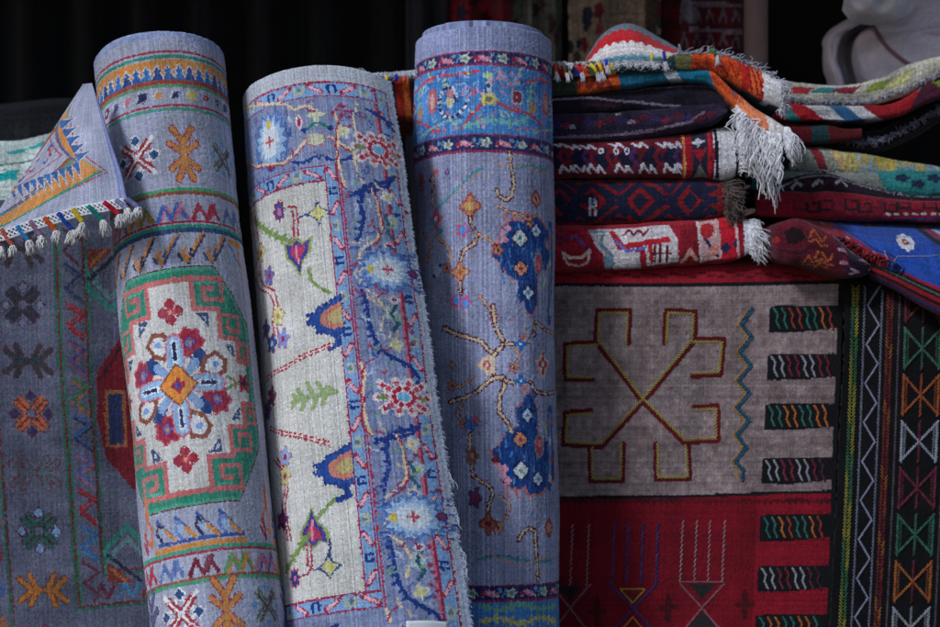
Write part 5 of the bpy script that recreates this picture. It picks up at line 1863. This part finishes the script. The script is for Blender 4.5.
def fold_orange_kilim():
    t = thing('folded_kilim', 'orange and red striped kilim with white tasselled edge and white right end', 'kilim', group=GRP)
    xs = [536, 590, 640, 690, 715, 745, 770, 783]
    g = fold_grid(xs, [62, 62, 57, 53, 53, 61, 72, 80], [76, 76, 73, 70, 73, 89, 102, 108], [.40, .40, .40, .40, .395, .38, .365, .36], .30, (34, 60, 66))
    DT, OR, RD, WT = (26, 62, 72), (206, 82, 30), (176, 34, 28), (214, 208, 210)
    g.F([(530, 50), (612, 50), (612, 80), (530, 80)], (70, 30, 30))
    cs = [(206, 70, 40), (60, 90, 50), (176, 34, 28), (206, 176, 50), (40, 50, 110)]
    for k in range(9):
        g.F([(538 + k * 8, 58), (545 + k * 8, 58), (549 + k * 8, 80), (541 + k * 8, 80)], cs[k % 5])
    for k in range(26):
        g.E((614 + (k * 6.1) % 54, 62 + (k * 37 % 11)), 2, 1.6, (150, 160, 170) if k % 2 else (60, 120, 130))
    g.F([(672, 50), (690, 50), (690, 72), (672, 74)], (100, 100, 60))
    g.F([(688, 45), (742, 50), (744, 92), (688, 80)], OR)
    zigzag(g, 690, 742, 9, 56, 70, 3, (176, 56, 24)); zigzag(g, 690, 742, 9, 62, 78, 2, (150, 40, 22))
    g.F([(742, 50), (768, 64), (766, 104), (740, 90)], RD); g.F([(752, 60), (764, 66), (758, 98), (748, 92)], (200, 84, 40))
    for k in range(4):
        g.L([(744 + k * 6, 62 + k * 4), (752 + k * 6, 92 + k * 3)], 1.4, (120, 24, 26))
    g.F([(764, 62), (790, 74), (790, 116), (758, 104)], WT)
    g.age(.09, .04, .05, .05)
    g.build('folded_body', MAT_FOLD, t, thick=.006, rough=.0003)
    sp = Soup()
    top = [kpos(g, c, 9) for c in np.linspace(g.Wd * .55, g.Wd * .97, 9)]
    fringe(sp, top, (.4, -.4, .6), 150, .018, (170, 170, 184), droop=1.4, r=.0010, curl=.003, spread=.5)
    col = [kpos(g, g.Wd - 1, r) for r in np.linspace(8, g.H - 8, 12)]
    fringe(sp, col, (.5, -.3, -.1), 110, .022, (190, 190, 200), droop=1.4, r=.0010, spread=.35)
    lt = [kpos(g, c, 9) for c in np.linspace(2, g.Wd * .5, 9)]
    fringe(sp, lt, (.1, -.8, .1), 130, .016, (200, 200, 208), droop=1.8, r=.0012, curl=.002, spread=.3)
    sp.build('fringe', MAT_PALE, t)
    # bright knotted tassels on the left part and one blue, one yellow
    for x, y, c in ((556, 64, (206, 60, 40)), (566, 65, (50, 50, 50)), (576, 65, (190, 40, 50)), (592, 64, (220, 190, 40)), (600, 63, (214, 180, 40)), (606, 62, (40, 60, 190)), (652, 56, (206, 186, 60)), (664, 53, (44, 50, 150)), (712, 51, (60, 110, 60))):
        s = Soup()
        x += random.uniform(-2, 2)
        p = W(x, y + random.uniform(-2, 2), .372)
        sw, ll = random.uniform(-.002, .012), random.uniform(.7, 1.15)
        s.tube([p, p + np.array((sw * .6, -.004, -.007 * ll)), p + np.array((sw, -.005, -.016 * ll))], .0034, .003, c, sides=7)
        w = s.build('tassel', MAT_WOOL, t)
        w['label'] = 'tassel of coloured yarn'
        s = Soup()
        b = p + np.array((sw, -.005, -.015 * ll))
        for k in range(22):
            strand(s, b + RNG.normal(0, .0012, 3), (.3 + RNG.normal(0, .2), -.2, -1), .017, .5, jit((196, 194, 202), 14), r=.0011, curl=.001, n=4)
        s.build('tuft', MAT_PALE, w)

def fold_zigzag():
    # a thick flat-woven end folded into a hump
    t = thing('folded_kilim', 'small humped kilim with red and white zigzags on top of the orange kilim', 'kilim', group=GRP)
    ctrl = [[(586, 62, .66), (606, 36, .66), (634, 27, .66), (664, 40, .66), (690, 58, .66)],
            [(585, 60, .52), (604, 33, .50), (630, 24, .50), (662, 40, .50), (694, 57, .52)],
            [(586, 62, .45), (604, 42, .425), (632, 36, .42), (664, 48, .425), (694, 60, .45)],
            [(587, 66, .425), (606, 56, .40), (634, 52, .395), (664, 56, .40), (690, 63, .425)],
            [(588, 68, .43), (608, 66, .405), (634, 65, .40), (662, 65, .405), (688, 67, .43)]]
    g = Rug(patch(ctrl, 70, 100), (110, 124, 140), 1.2)
    Wd, H = g.Wd, g.H
    def zrow(r0, r1, c):
        for j in range(Wd):
            z = abs(((j / 7.5) % 1) - .5) * 6
            a, b = int(r0 + z), int(r1 + z)
            g.A[max(0, a):max(0, b), j] = c
    zrow(0, 26, (104, 118, 134)); zrow(26, 40, (186, 30, 40)); zrow(40, 55, (214, 206, 206)); zrow(55, 62, (110, 170, 196)); zrow(62, 90, (206, 206, 210))
    g.F([(664, 56), (672, 56), (672, 64), (664, 64)], (214, 196, 60))
    g.F([(676, 56), (690, 56), (690, 64), (676, 64)], (50, 60, 150))
    g.age(.08, .04, .05, .05)
    g.build('folded_body', MAT_FOLD, t, thick=.008, rough=.0003)
    sp = Soup()
    pts = [kpos(g, c, H - 1) for c in np.linspace(2, Wd - 2, 9)]
    fringe(sp, pts, (.2, -.8, -.2), 110, .012, (200, 200, 206), droop=1.0, r=.0010, spread=.4)
    sp.build('fringe', MAT_PALE, t)

for f in (fold_red, fold_navy_red, fold_white_hooks, fold_purple, fold_teal_kilim, fold_orange_kilim, fold_zigzag):
    f()

# ---- kilim end glimpsed between the cream and the lavender roll
def fold_between():
    t = thing('folded_kilim', 'orange kilim end with coloured tassels glimpsed between the cream and lavender rolls', 'kilim')
    g = fold_grid([360, 392, 430], [72, 70, 66], [118, 120, 120], .55, .25, (120, 40, 28))
    g.F([(360, 60), (430, 60), (430, 76), (360, 76)], (190, 196, 206))
    for k, c in enumerate(((206, 84, 34), (206, 84, 34), (40, 30, 40), (160, 40, 30), (206, 96, 40), (30, 30, 44))):
        g.F([(374 + k * 7, 77), (380 + k * 7, 77), (386 + k * 7, 122), (379 + k * 7, 122)], c)
    g.age(.1, .04, .05, .06)
    g.build('folded_body', MAT_FOLD, t, thick=.006)
    sp = Soup()
    pts = [W(x, 74 - (x - 370) * .08, .535) for x in (366, 380, 395, 412)]
    fringe(sp, pts, (.1, -.6, -.8), 70, .02, (190, 194, 206), droop=.8, r=.0011, spread=.3)
    sp.build('fringe', MAT_PALE, t)
    for x, y, c in ((387, 76, (220, 190, 40)), (396, 75, (40, 50, 190)), (405, 76, (206, 80, 40))):
        s = Soup()
        p = W(x, y, .525)
        s.tube([p, p + np.array((0, -.003, -.012))], .0042, .003, c, sides=7)
        s.build('tassel', MAT_WOOL, t)
fold_between()

# ================================================================ right-hand pile
GR = 'rugs piled at the right of the stall'

def pile_blue():
    t = thing('folded_rug', 'bright blue rug with a white flower and red striped edge at the right', 'rug', group=GR)
    ctrl = [[(782, 206, .72), (850, 214, .70), (910, 216, .70), (1000, 218, .70)],
            [(790, 214, .56), (850, 222, .55), (910, 226, .54), (1000, 230, .54)],
            [(812, 226, .46), (858, 238, .44), (914, 246, .42), (1000, 254, .41)],
            [(842, 242, .42), (876, 258, .395), (922, 272, .37), (1000, 290, .35)],
            [(864, 257, .41), (889, 266, .382), (926, 283, .356), (1000, 313, .335)],
            [(867, 268, .415), (892, 279, .385), (928, 297, .358), (1000, 329, .336)],
            [(870, 279, .43), (896, 291, .40), (930, 311, .372), (1000, 345, .35)]]
    g = Rug(patch(ctrl, 130, 170), (26, 66, 150), 1.3)
    BL, RD, NV, BK = (26, 66, 150), (136, 22, 40), (32, 30, 60), (18, 18, 24)
    g.A += smooth_noise(g.H, g.Wd, (12, 20), 7)[..., None] * np.array((.4, .7, 1))
    # red and dark scrolled inner border towards the fold
    g.F([(780, 206), (800, 212), (817, 217), (846, 233), (875, 252), (894, 259), (884, 268), (856, 256), (826, 240), (795, 226)], RD)
    g.L([(800, 216), (817, 222), (846, 238), (880, 258)], 3.0, NV, dash=(7, 4))
    g.L([(800, 222), (826, 234), (852, 248)], 2.6, NV, dash=(5, 5))
    g.L([(800, 210), (818, 215), (848, 231), (876, 250), (895, 257)], 2.0, (30, 36, 90))
    for k in range(5):
        g.E((822 + k * 13, 223 + k * 7.4), 3, 2, (60, 90, 160) if k % 2 else (150, 120, 130), p=1.1)
    # stripes of the far edge, along the weave
    for r0, r1, c in ((84, 91, (132, 26, 44)), (91, 95, BK), (95, 99, (64, 84, 74)), (99, 102, BK), (102, 109, (150, 24, 42)), (109, 114, BK), (114, 119, (126, 20, 38)), (119, 124, (34, 50, 112)), (124, 131, (60, 18, 34))):
        g.A[r0:r1] = c
    T = g.at((905, 242))
    for k in range(8):
        a = k * math.pi / 4
        g.EE(T, (7 * math.cos(a), 7.4 * math.sin(a)), 3.4, 3.6, (196, 194, 200))
    g.EE(T, (0, 0), 3.4, 3.4, (150, 40, 60)); g.EE(T, (0, 0), 1.6, 1.6, (206, 190, 120))
    g.L([(918, 228), (926, 234), (934, 240), (945, 246)], 4, BK); g.L([(922, 226), (936, 236), (945, 240)], 3.0, (130, 24, 40)); g.L([(934, 230), (945, 236)], 3, (150, 150, 170))
    g.E((868, 224.5), 8, 4, BK); g.E((868, 224.5), 5, 2, (170, 84, 40))
    g.age(.09, .04, .05, .05)
    g.build('folded_body', MAT_FOLD, t, thick=.009, rough=.0003)
    sp = Soup()
    a = [gpos(g, x, y, .002) for x, y in ((884, 251), (888, 262), (894, 263), (897, 257), (910, 257), (930, 257), (942, 255))]
    sp.tube(a, .0006, .0005, (190, 170, 160), sides=4)
    sp.build('loose_thread', MAT_PALE, t)

def pile_burgundy():
    t = thing('folded_rug', 'burgundy rug corner rolled over below the blue rug, dark and white checks at its end', 'rug', group=GR)
    xs = [768, 774, 784, 800, 817, 838, 856, 870]
    g = fold_grid(xs, [236, 227, 221, 218, 224, 238, 252, 264], [246, 256, 262, 265, 269, 276, 278, 272], [.43, .40, .385, .37, .36, .36, .37, .39], .3, (84, 18, 34))
    g.A += smooth_noise(g.H, g.Wd, (6, 9), 7)[..., None] * np.array((1, .4, .5))
    OC = (150, 78, 36)
    for cx, cy in ((818, 236), (824, 256), (812, 262)):
        T = g.at((cx, cy))
        g.LL(T, [(-9, 6), (-4, -6), (4, 5), (9, -5)], 1.5, OC); g.LL(T, [(-9, 10), (-2, 4), (3, 9), (9, 6)], 1.3, OC); g.LL(T, [(-5, 12), (4, 13)], 1.2, OC)
    g.F([(838, 222), (880, 250), (880, 284), (838, 282)], (40, 24, 44))
    for k, (cx, cy) in enumerate(((842, 236), (850, 244), (858, 254), (866, 262), (846, 262), (856, 272), (844, 250), (864, 276))):
        T = g.at((cx, cy)); g.FF(T, [(-6, -5), (0, -6), (5, 3), (1, 5)], (186, 150, 170) if k % 2 else (126, 26, 50)); g.LL(T, [(-5, 5), (1, 0)], 2.4, (160, 120, 140))
    g.E((776, 240), 4, 4, (150, 30, 40))
    g.F([(784, 232), (792, 227), (802, 230), (806, 238), (798, 244), (788, 244)], (26, 8, 16)); g.L([(782, 250), (800, 254), (812, 246), (822, 250)], 2.0, (56, 12, 26))  # dark patch paints the shade of an opening in the curl
    g.L([(828, 222), (848, 234), (862, 246), (872, 258)], 2.4, (150, 120, 140))
    g.age(.12, .04, .05, .06)
    g.build('folded_body', MAT_FOLD, t, thick=.008, rough=.0004)

def pile_fold(label, xs, tops, bots, Yf, base, art, fr=None, knot=.1):
    t = thing('folded_rug', label, 'rug', group=GR)
    g = fold_grid(xs, tops, bots, Yf, .3, base)
    art(g)
    g.age(knot, .04, .05, .06)
    g.build('folded_body', MAT_FOLD, t, thick=.007, rough=.0004)
    if fr:
        sp = Soup()
        fr(g, sp)
        sp.build('fringe', MAT_PALE, t)

def a_red(g):
    for k in range(14):
        T = g.at((800 + k * 13, 205 + (k % 2) * 3)); g.LL(T, [(-6, -4), (-6, 4), (6, 4), (6, -4), (0, -4)], 2.2, (44, 20, 30) if k % 3 else (96, 20, 40))
    g.L([(782, 220), (850, 221), (960, 219)], 3, (28, 40, 96))
    for k in range(8):
        g.E((888 + k * 9, 214), 3, 1.8, (190, 170, 170))
def a_arch(g):
    for k in range(18):
        T = g.at((786 + k * 11, 186 - 4 * math.sin(k * .35)))
        g.LL(T, [(-5, 2), (0, -3), (5, 2)], 2.0, (150, 146, 156) if k % 2 else (74, 24, 44))
    g.L([(776, 190), (800, 178), (830, 176), (870, 188), (960, 194)], 1.8, (130, 126, 140))
def a_teal(g):
    for k in range(7):
        T = g.at((902 + k * 16, 178 + (k % 2) * 6)); g.EE(T, (0, 0), 8, 5, (26, 44, 70), petals=5)
    g.F([(770, 160), (872, 168), (872, 200), (770, 200)], (120, 124, 120))
def a_yellow(g):
    for k, c in enumerate(((130, 40, 50), (150, 150, 140), (190, 160, 110), (180, 168, 116), (146, 154, 156), (124, 146, 164), (150, 146, 110), (168, 152, 84), (130, 146, 140), (110, 134, 156), (150, 144, 92), (116, 132, 146))):
        g.F([(806 + k * 11, 130), (818 + k * 11, 130), (820 + k * 11, 180), (808 + k * 11, 180)], c)
    for k in range(5):
        zigzag(g, 846 + k * 14, 856 + k * 14, 3, 152, 166, 2, (166, 146, 66))
def a_bands(g):
    for x0, x1, c in ((770, 781, (30, 110, 110)), (781, 807, (160, 26, 36)), (807, 823, (190, 186, 190)), (823, 843, (50, 96, 140)), (843, 858, (190, 186, 190)), (858, 881, (140, 22, 32)), (881, 902, (30, 104, 106)), (902, 920, (70, 24, 44)), (920, 936, (104, 112, 44)), (936, 960, (150, 140, 60))):
        g.F([(x0, 60), (x1, 60), (x1, 140), (x0, 140)], c)
def a_pale(g):
    for k, (x, c) in enumerate(((800, (160, 40, 50)), (826, (50, 120, 124)), (846, (120, 40, 60)), (878, (120, 130, 60)), (900, (190, 180, 120)))):
        T = g.at((x, 90 - max(0, x - 866) * .3)); g.FF(T, [(-16, 4), (-4, -5), (16, -5), (6, 5)], c)
def fr_top(g, sp):
    pts = [kpos(g, c, g.H * .62) for c in np.linspace(2, g.Wd - 2, 14)]
    fringe(sp, pts, (0, -.8, -.2), 420, .011, (156, 156, 168), droop=.8, r=.0010, curl=.002, spread=.6, seg=4)
def fr_dark(g, sp):
    pts = [kpos(g, c, g.H * .5) for c in np.linspace(g.Wd * .3, g.Wd - 2, 14)]
    fringe(sp, pts, (0, -.8, .0), 420, .013, (116, 114, 132), droop=.6, r=.0011, curl=.002, spread=.7, seg=4)
def fr_yel(g, sp):
    pts = [kpos(g, c, g.H * .7) for c in np.linspace(2, g.Wd * .6, 10)]
    fringe(sp, pts, (.2, -.7, -.3), 120, .022, (140, 140, 140), droop=1.2, r=.0009, curl=.003, spread=.5)

pile_fold('red rug with small black hooks lying directly on the blue rug', [756, 800, 850, 900, 980], [194, 190, 193, 199, 201], [216, 218, 221, 221, 223], .50, (122, 20, 38), a_red)
pile_fold('dark arched rug with fine white pattern between the red and the turquoise rugs', [754, 790, 812, 836, 864, 900, 980], [190, 178, 173, 174, 184, 194, 196], [200, 198, 195, 195, 199, 203, 206], .52, (34, 22, 36), a_arch)
pile_fold('turquoise rug with dark blots at the right edge, beneath the yellow striped kilim', [752, 820, 870, 910, 980], [168, 172, 172, 170, 172], [190, 190, 192, 196, 200], .56, (44, 122, 124), a_teal)
pile_fold('pale kilim with yellow and blue stripes and loose fringe in the right pile', [790, 820, 860, 900, 950], [144, 147, 153, 160, 168], [170, 172, 176, 178, 182], .58, (140, 140, 132), a_yellow, fr_yel)
pile_fold('black rug with two ragged grey fringe edges rising to the right edge', [780, 820, 862, 890, 915, 940, 985], [118, 122, 132, 126, 108, 92, 70], [146, 150, 152, 148, 138, 122, 104], .60, (18, 17, 22), lambda g: g.L([(840, 146), (880, 148), (915, 132), (940, 116)], 2, (50, 26, 40)), fr_dark)
pile_fold('dark red rug seen under the banded kilim at the right', [776, 800, 830, 862], [122, 124, 126, 128], [142, 143, 142, 140], .57, (84, 16, 24), lambda g: g.F([(810, 120), (826, 120), (826, 144), (810, 144)], (30, 60, 66)))
pile_fold('kilim with red, white, blue and teal bands curling up to the right', [772, 800, 840, 872, 900, 925, 985], [105, 105, 105, 106, 100, 86, 62], [119, 120, 120, 119, 115, 104, 88], .56, (150, 30, 40), a_bands)
pile_fold('pale cream kilim with red and turquoise lozenges, topmost in the right pile', [782, 810, 850, 880, 905, 930, 985], [80, 82, 84, 78, 66, 58, 46], [104, 105, 105, 104, 96, 82, 68], .57, (170, 164, 150), a_pale, fr_top)
pile_blue()
pile_burgundy()
# ================================================================ things further back in the stall
def backrug(label, ctrl, nh, nw, base, art, name='hanging_rug', cat='rug', kp=2.0):
    g = Rug(patch(ctrl, nh, nw), base, kp)
    art(g)
    g.age(.10, .04, .04, .06)
    return tag(g.build(name, MAT_FOLD, None, thick=.01, rough=.0004), label, cat)

def hang(x0, x1, y0, y1, Y, sway=.03):
    n = 7
    return [[(x0 + (x1 - x0) * j / (n - 1), y, Y + sway * math.sin(j * 2.1 + i * .4)) for j in range(n)] for i, y in enumerate((y0, (y0 + y1) / 2, y1))]

def a_deepred(g):
    for k in range(12):
        T = g.at((452 + (k * 23) % 58, -36 + k * 6))
        g.EE(T, (0, 0), 9, 6, ((60, 14, 26), (120, 40, 50), (40, 30, 60))[k % 3], petals=5)
    g.L([(449, -60), (447, 60)], 5, (44, 20, 30))
def a_floral(g):
    for k in range(46):
        x, y = RNG.uniform(568, 660), RNG.uniform(-50, 90)
        T = g.at((x, y))
        g.EE(T, (0, 0), RNG.uniform(4, 9), RNG.uniform(4, 8), ((110, 36, 44), (40, 44, 66), (140, 60, 62), (150, 128, 110), (70, 62, 48))[k % 5], petals=5)
    g.L([(652, -60), (650, 100)], 8, (84, 64, 56))
def a_maroon(g):
    for y in (-30, 0, 26, 50):
        g.L([(664, y), (742, y + 4)], 3, (70, 20, 30))
        g.L([(690, y + 3), (742, y + 6)], 1.6, (124, 108, 118))
        for k in range(5):
            T = g.at((684 + k * 13, y - 12)); g.EE(T, (0, 0), 6, 6, (50, 16, 28), p=1); g.LL(T, [(-5, 5), (0, -3), (5, 5)], 1.5, (120, 96, 108))
    g.F([(684, -10), (700, 16), (696, 24), (686, 22), (680, 10)], (112, 106, 122))
def a_pale2(g):
    for k in range(14):
        g.E((RNG.uniform(512, 566), RNG.uniform(-40, 40)), 6, 5, ((80, 84, 72), (60, 40, 44), (96, 60, 60))[k % 3], petals=5)

backrug('deep red rug hanging in shadow behind the top of the lavender roll', hang(446, 513, -70, 120, 1.5), 60, 50, (124, 26, 42), a_deepred)
backrug('dim greenish grey patterned rug hanging beside the deep red rug', hang(514, 562, -70, 130, 1.55), 60, 40, (112, 114, 104), a_pale2)
backrug('tan rug with red and dark flowers hanging behind the humped zigzag kilim', hang(570, 661, -70, 150, 1.35), 80, 60, (156, 132, 116), a_floral)
backrug('maroon rug with thin pale lines hanging left of the wooden post', hang(664, 744, -70, 150, 1.4), 80, 60, (92, 22, 34), a_maroon)

# dark curtain with soft folds along the back, and its lighter grey edge strip
def curtain(label, x0, x1, Y, col, amp, period, name='curtain'):
    n = int((x1 - x0) / 3)
    k = S * (D + Y) / D
    V = np.zeros((9, n + 1, 3))
    xs = np.linspace(x0, x1, n + 1)
    ph = np.cumsum(RNG.uniform(.6, 1.4, n + 1)) * 3 / period * 2 * math.pi
    for i in range(9):
        V[i, :, 0] = (xs - CX) * k
        V[i, :, 1] = Y + amp * np.sin(ph) * (1 + .05 * i)
        V[i, :, 2] = 1.95 - 1.9 * i / 8
    g = Rug(V, col, 3)
    g.age(.04, .03, .01, .02)
    return tag(g.build(name, MAT_FOLD, None, thick=.004), label, 'curtain')
curtain('black curtain with soft vertical folds behind the rolled rugs', -260, 404, 1.75, (20, 19, 24), .03, 60)
curtain('narrow dark grey curtain strip between the cream and lavender roll tops', 406, 446, 1.7, (50, 52, 62), .015, 26)

# turned wooden post
def lathe(name, prof, cx, cy, mat, parent=None, seg=28):
    me = bpy.data.meshes.new(name)
    v, f = [], []
    for r, z in prof:
        for k in range(seg):
            a = 2 * math.pi * k / seg
            v.append((cx + r * math.cos(a), cy + r * math.sin(a), z))
    for i in range(len(prof) - 1):
        for k in range(seg):
            k2 = (k + 1) % seg
            f.append((i * seg + k, i * seg + k2, (i + 1) * seg + k2, (i + 1) * seg + k))
    f.append(tuple(reversed(range(seg))))
    f.append(tuple((len(prof) - 1) * seg + k for k in range(seg)))
    me.from_pydata(v, [], f)
    me.polygons.foreach_set('use_smooth', [True] * len(f))
    me.update()
    return link_mesh(name, me, mat, parent)
m_post = wool('pale_painted_wood', .6, 0, .25, 60, (128, 104, 104), .12)
pc = W(756, 40, 1.05)
pr = 12 * S * (D + 1.05) / D
pz = [(pr * 1.06, .003), (pr * 1.04, .5), (pr, .9), (pr * .99, 1.2), (pr, 1.5), (pr * 1.02, 2.09)]
tag(lathe('post', pz, pc[0], pc[1], m_post), 'pale mauve wooden post rising behind the orange kilim', 'post')

# the white padded cushion with piping, leaning behind the right-hand pile
YB = 1.0
def cushion():
    t = thing('cushion', 'pale padded cushion with pinkish piping leaning behind the right pile of rugs', 'cushion', tuple(W(890, 90, YB)))
    prof = [(0, .10), (3, .05), (8, .012), (13, .0), (16, .02), (20, .055), (27, .085), (33, .055), (42, .01), (60, -.02), (90, -.03), (125, -.02), (160, .03)]
    rows = []
    for y, x0 in ((98, 828), (84, 827), (70, 823), (54, 821), (40, 823), (30, 830), (22, 842), (12, 858), (-12, 866), (-40, 868)):
        lean = (98 - y) * .0012
        rows.append([(x0 + dx * (1 - .0 * y), y + (dx / 160) * (10 if y > 20 else 0), YB + dy + lean) for dx, dy in prof])
    rows = rows[::-1]
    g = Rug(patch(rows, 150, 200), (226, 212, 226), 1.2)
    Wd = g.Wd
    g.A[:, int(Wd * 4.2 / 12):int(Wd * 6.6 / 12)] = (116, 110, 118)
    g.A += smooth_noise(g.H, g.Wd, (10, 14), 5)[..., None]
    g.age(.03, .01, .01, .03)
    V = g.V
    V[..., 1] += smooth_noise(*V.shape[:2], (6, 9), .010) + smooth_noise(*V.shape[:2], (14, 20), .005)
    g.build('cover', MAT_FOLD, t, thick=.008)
    sp = Soup()
    pts = [gpos(g, x, y, .004) for x, y in ((873, 22), (876, 30), (881, 40), (888, 49), (897, 57), (907, 64), (918, 70))]
    sp.tube(pts, .0045, .0045, (140, 100, 112), sides=8)
    sp.build('piping', MAT_WOOL, t)
    # the rolled upper edge that bulges over the cover
    rows = []
    for k in range(7):
        a = math.pi * k / 6
        y = -30 + 54 * k / 6
        rows.append([(x, y + c, YB - .07 - .075 * math.sin(a) ** .7 * b) for x, c, b in ((843, -14, .1), (850, -4, .6), (864, 0, .95), (884, 1, 1.0), (900, -4, .85), (911, -12, .4), (917, -20, .0))])
    g = Rug(patch(rows, 70, 90), (206, 200, 214), 1.2)
    g.V[..., 1] += smooth_noise(*g.V.shape[:2], (5, 8), .009)
    g.age(.03, .01, .01, .03)
    g.build('rolled_edge', MAT_FOLD, t, thick=.008)
cushion()
# ================================================================ setting, light, camera
def slab(name, lo, hi, mat, parent=None):
    x0, y0, z0 = lo
    x1, y1, z1 = hi
    v = [(x0, y0, z0), (x1, y0, z0), (x1, y1, z0), (x0, y1, z0), (x0, y0, z1), (x1, y0, z1), (x1, y1, z1), (x0, y1, z1)]
    f = [(0, 3, 2, 1), (4, 5, 6, 7), (0, 1, 5, 4), (1, 2, 6, 5), (2, 3, 7, 6), (3, 0, 4, 7)]
    me = bpy.data.meshes.new(name)
    me.from_pydata(v, [], f)
    me.update()
    return link_mesh(name, me, mat, parent)

m_ground = wool('grey_stone', .9, 0, .6, 60, (92, 90, 88), .25)
m_dark = wool('dark_cloth', .95, .1, .3, 120, (17, 17, 21), .3)
m_wood = wool('dark_wood', .8, 0, .3, 80, (48, 36, 28), .2)
o = slab('ground', (-6, -6, -.1), (6, 6, 0), m_ground); o['kind'] = 'structure'
o = slab('stall_back_wall', (-3, 2.2, 0.004), (3, 2.26, 2.6), m_dark); o['kind'] = 'structure'
o = slab('added_shade_roof', (-3, -.05, 2.1), (3, 2.2, 2.14), m_dark); o['kind'] = 'structure'  # unseen roof, added to keep sky light off the rear rugs

ct = slab('stall_counter', (W(524, 0, .5)[0], .50, .004), (W(1100, 0, .5)[0], 1.3, Z0 + (CY - 276) * S * 1.18), m_wood); ct['kind'] = 'structure'

w = bpy.data.worlds.new('World')
SCN.world = w
w.use_nodes = True
nt = w.node_tree
bg = nt.nodes['Background']
sky = nt.nodes.new('ShaderNodeTexSky')
sky.sky_type = 'NISHITA'
sky.sun_disc = False
SUN_EL, SUN_AZ = math.radians(40), math.radians(-44)     # azimuth measured from the viewer's side, negative = left
sx, sy, sz = math.sin(SUN_AZ) * math.cos(SUN_EL), -math.cos(SUN_AZ) * math.cos(SUN_EL), math.sin(SUN_EL)
sky.sun_elevation = SUN_EL
sky.sun_rotation = math.atan2(sx, sy)
nt.links.new(sky.outputs['Color'], bg.inputs['Color'])
bg.inputs['Strength'].default_value = 0.085
sl = bpy.data.lights.new('sun', 'SUN')
sl.energy = 2.0
sl.angle = math.radians(10)
sl.color = (.84, .92, 1.0)
so = bpy.data.objects.new('sun', sl)
COL.objects.link(so)
so.rotation_euler = Vector((sx, sy, sz)).to_track_quat('Z', 'Y').to_euler()

cd = bpy.data.cameras.new('camera')
cd.sensor_width = 36
cd.lens = 36 * D / (940 * S)
cd.clip_end = 200
cd.dof.use_dof = True
cd.dof.focus_distance = D + .06
cd.dof.aperture_fstop = 4.0
co = bpy.data.objects.new('camera', cd)
COL.objects.link(co)
co.location = (0, -D, Z0)
co.rotation_euler = (math.pi / 2, 0, 0)
SCN.camera = co
vs = SCN.view_settings
vs.view_transform = 'Standard'
vs.look = 'None'
vs.exposure = 0.0
vs.gamma = 1
SCN.render.resolution_x = 1024
SCN.render.resolution_y = 683
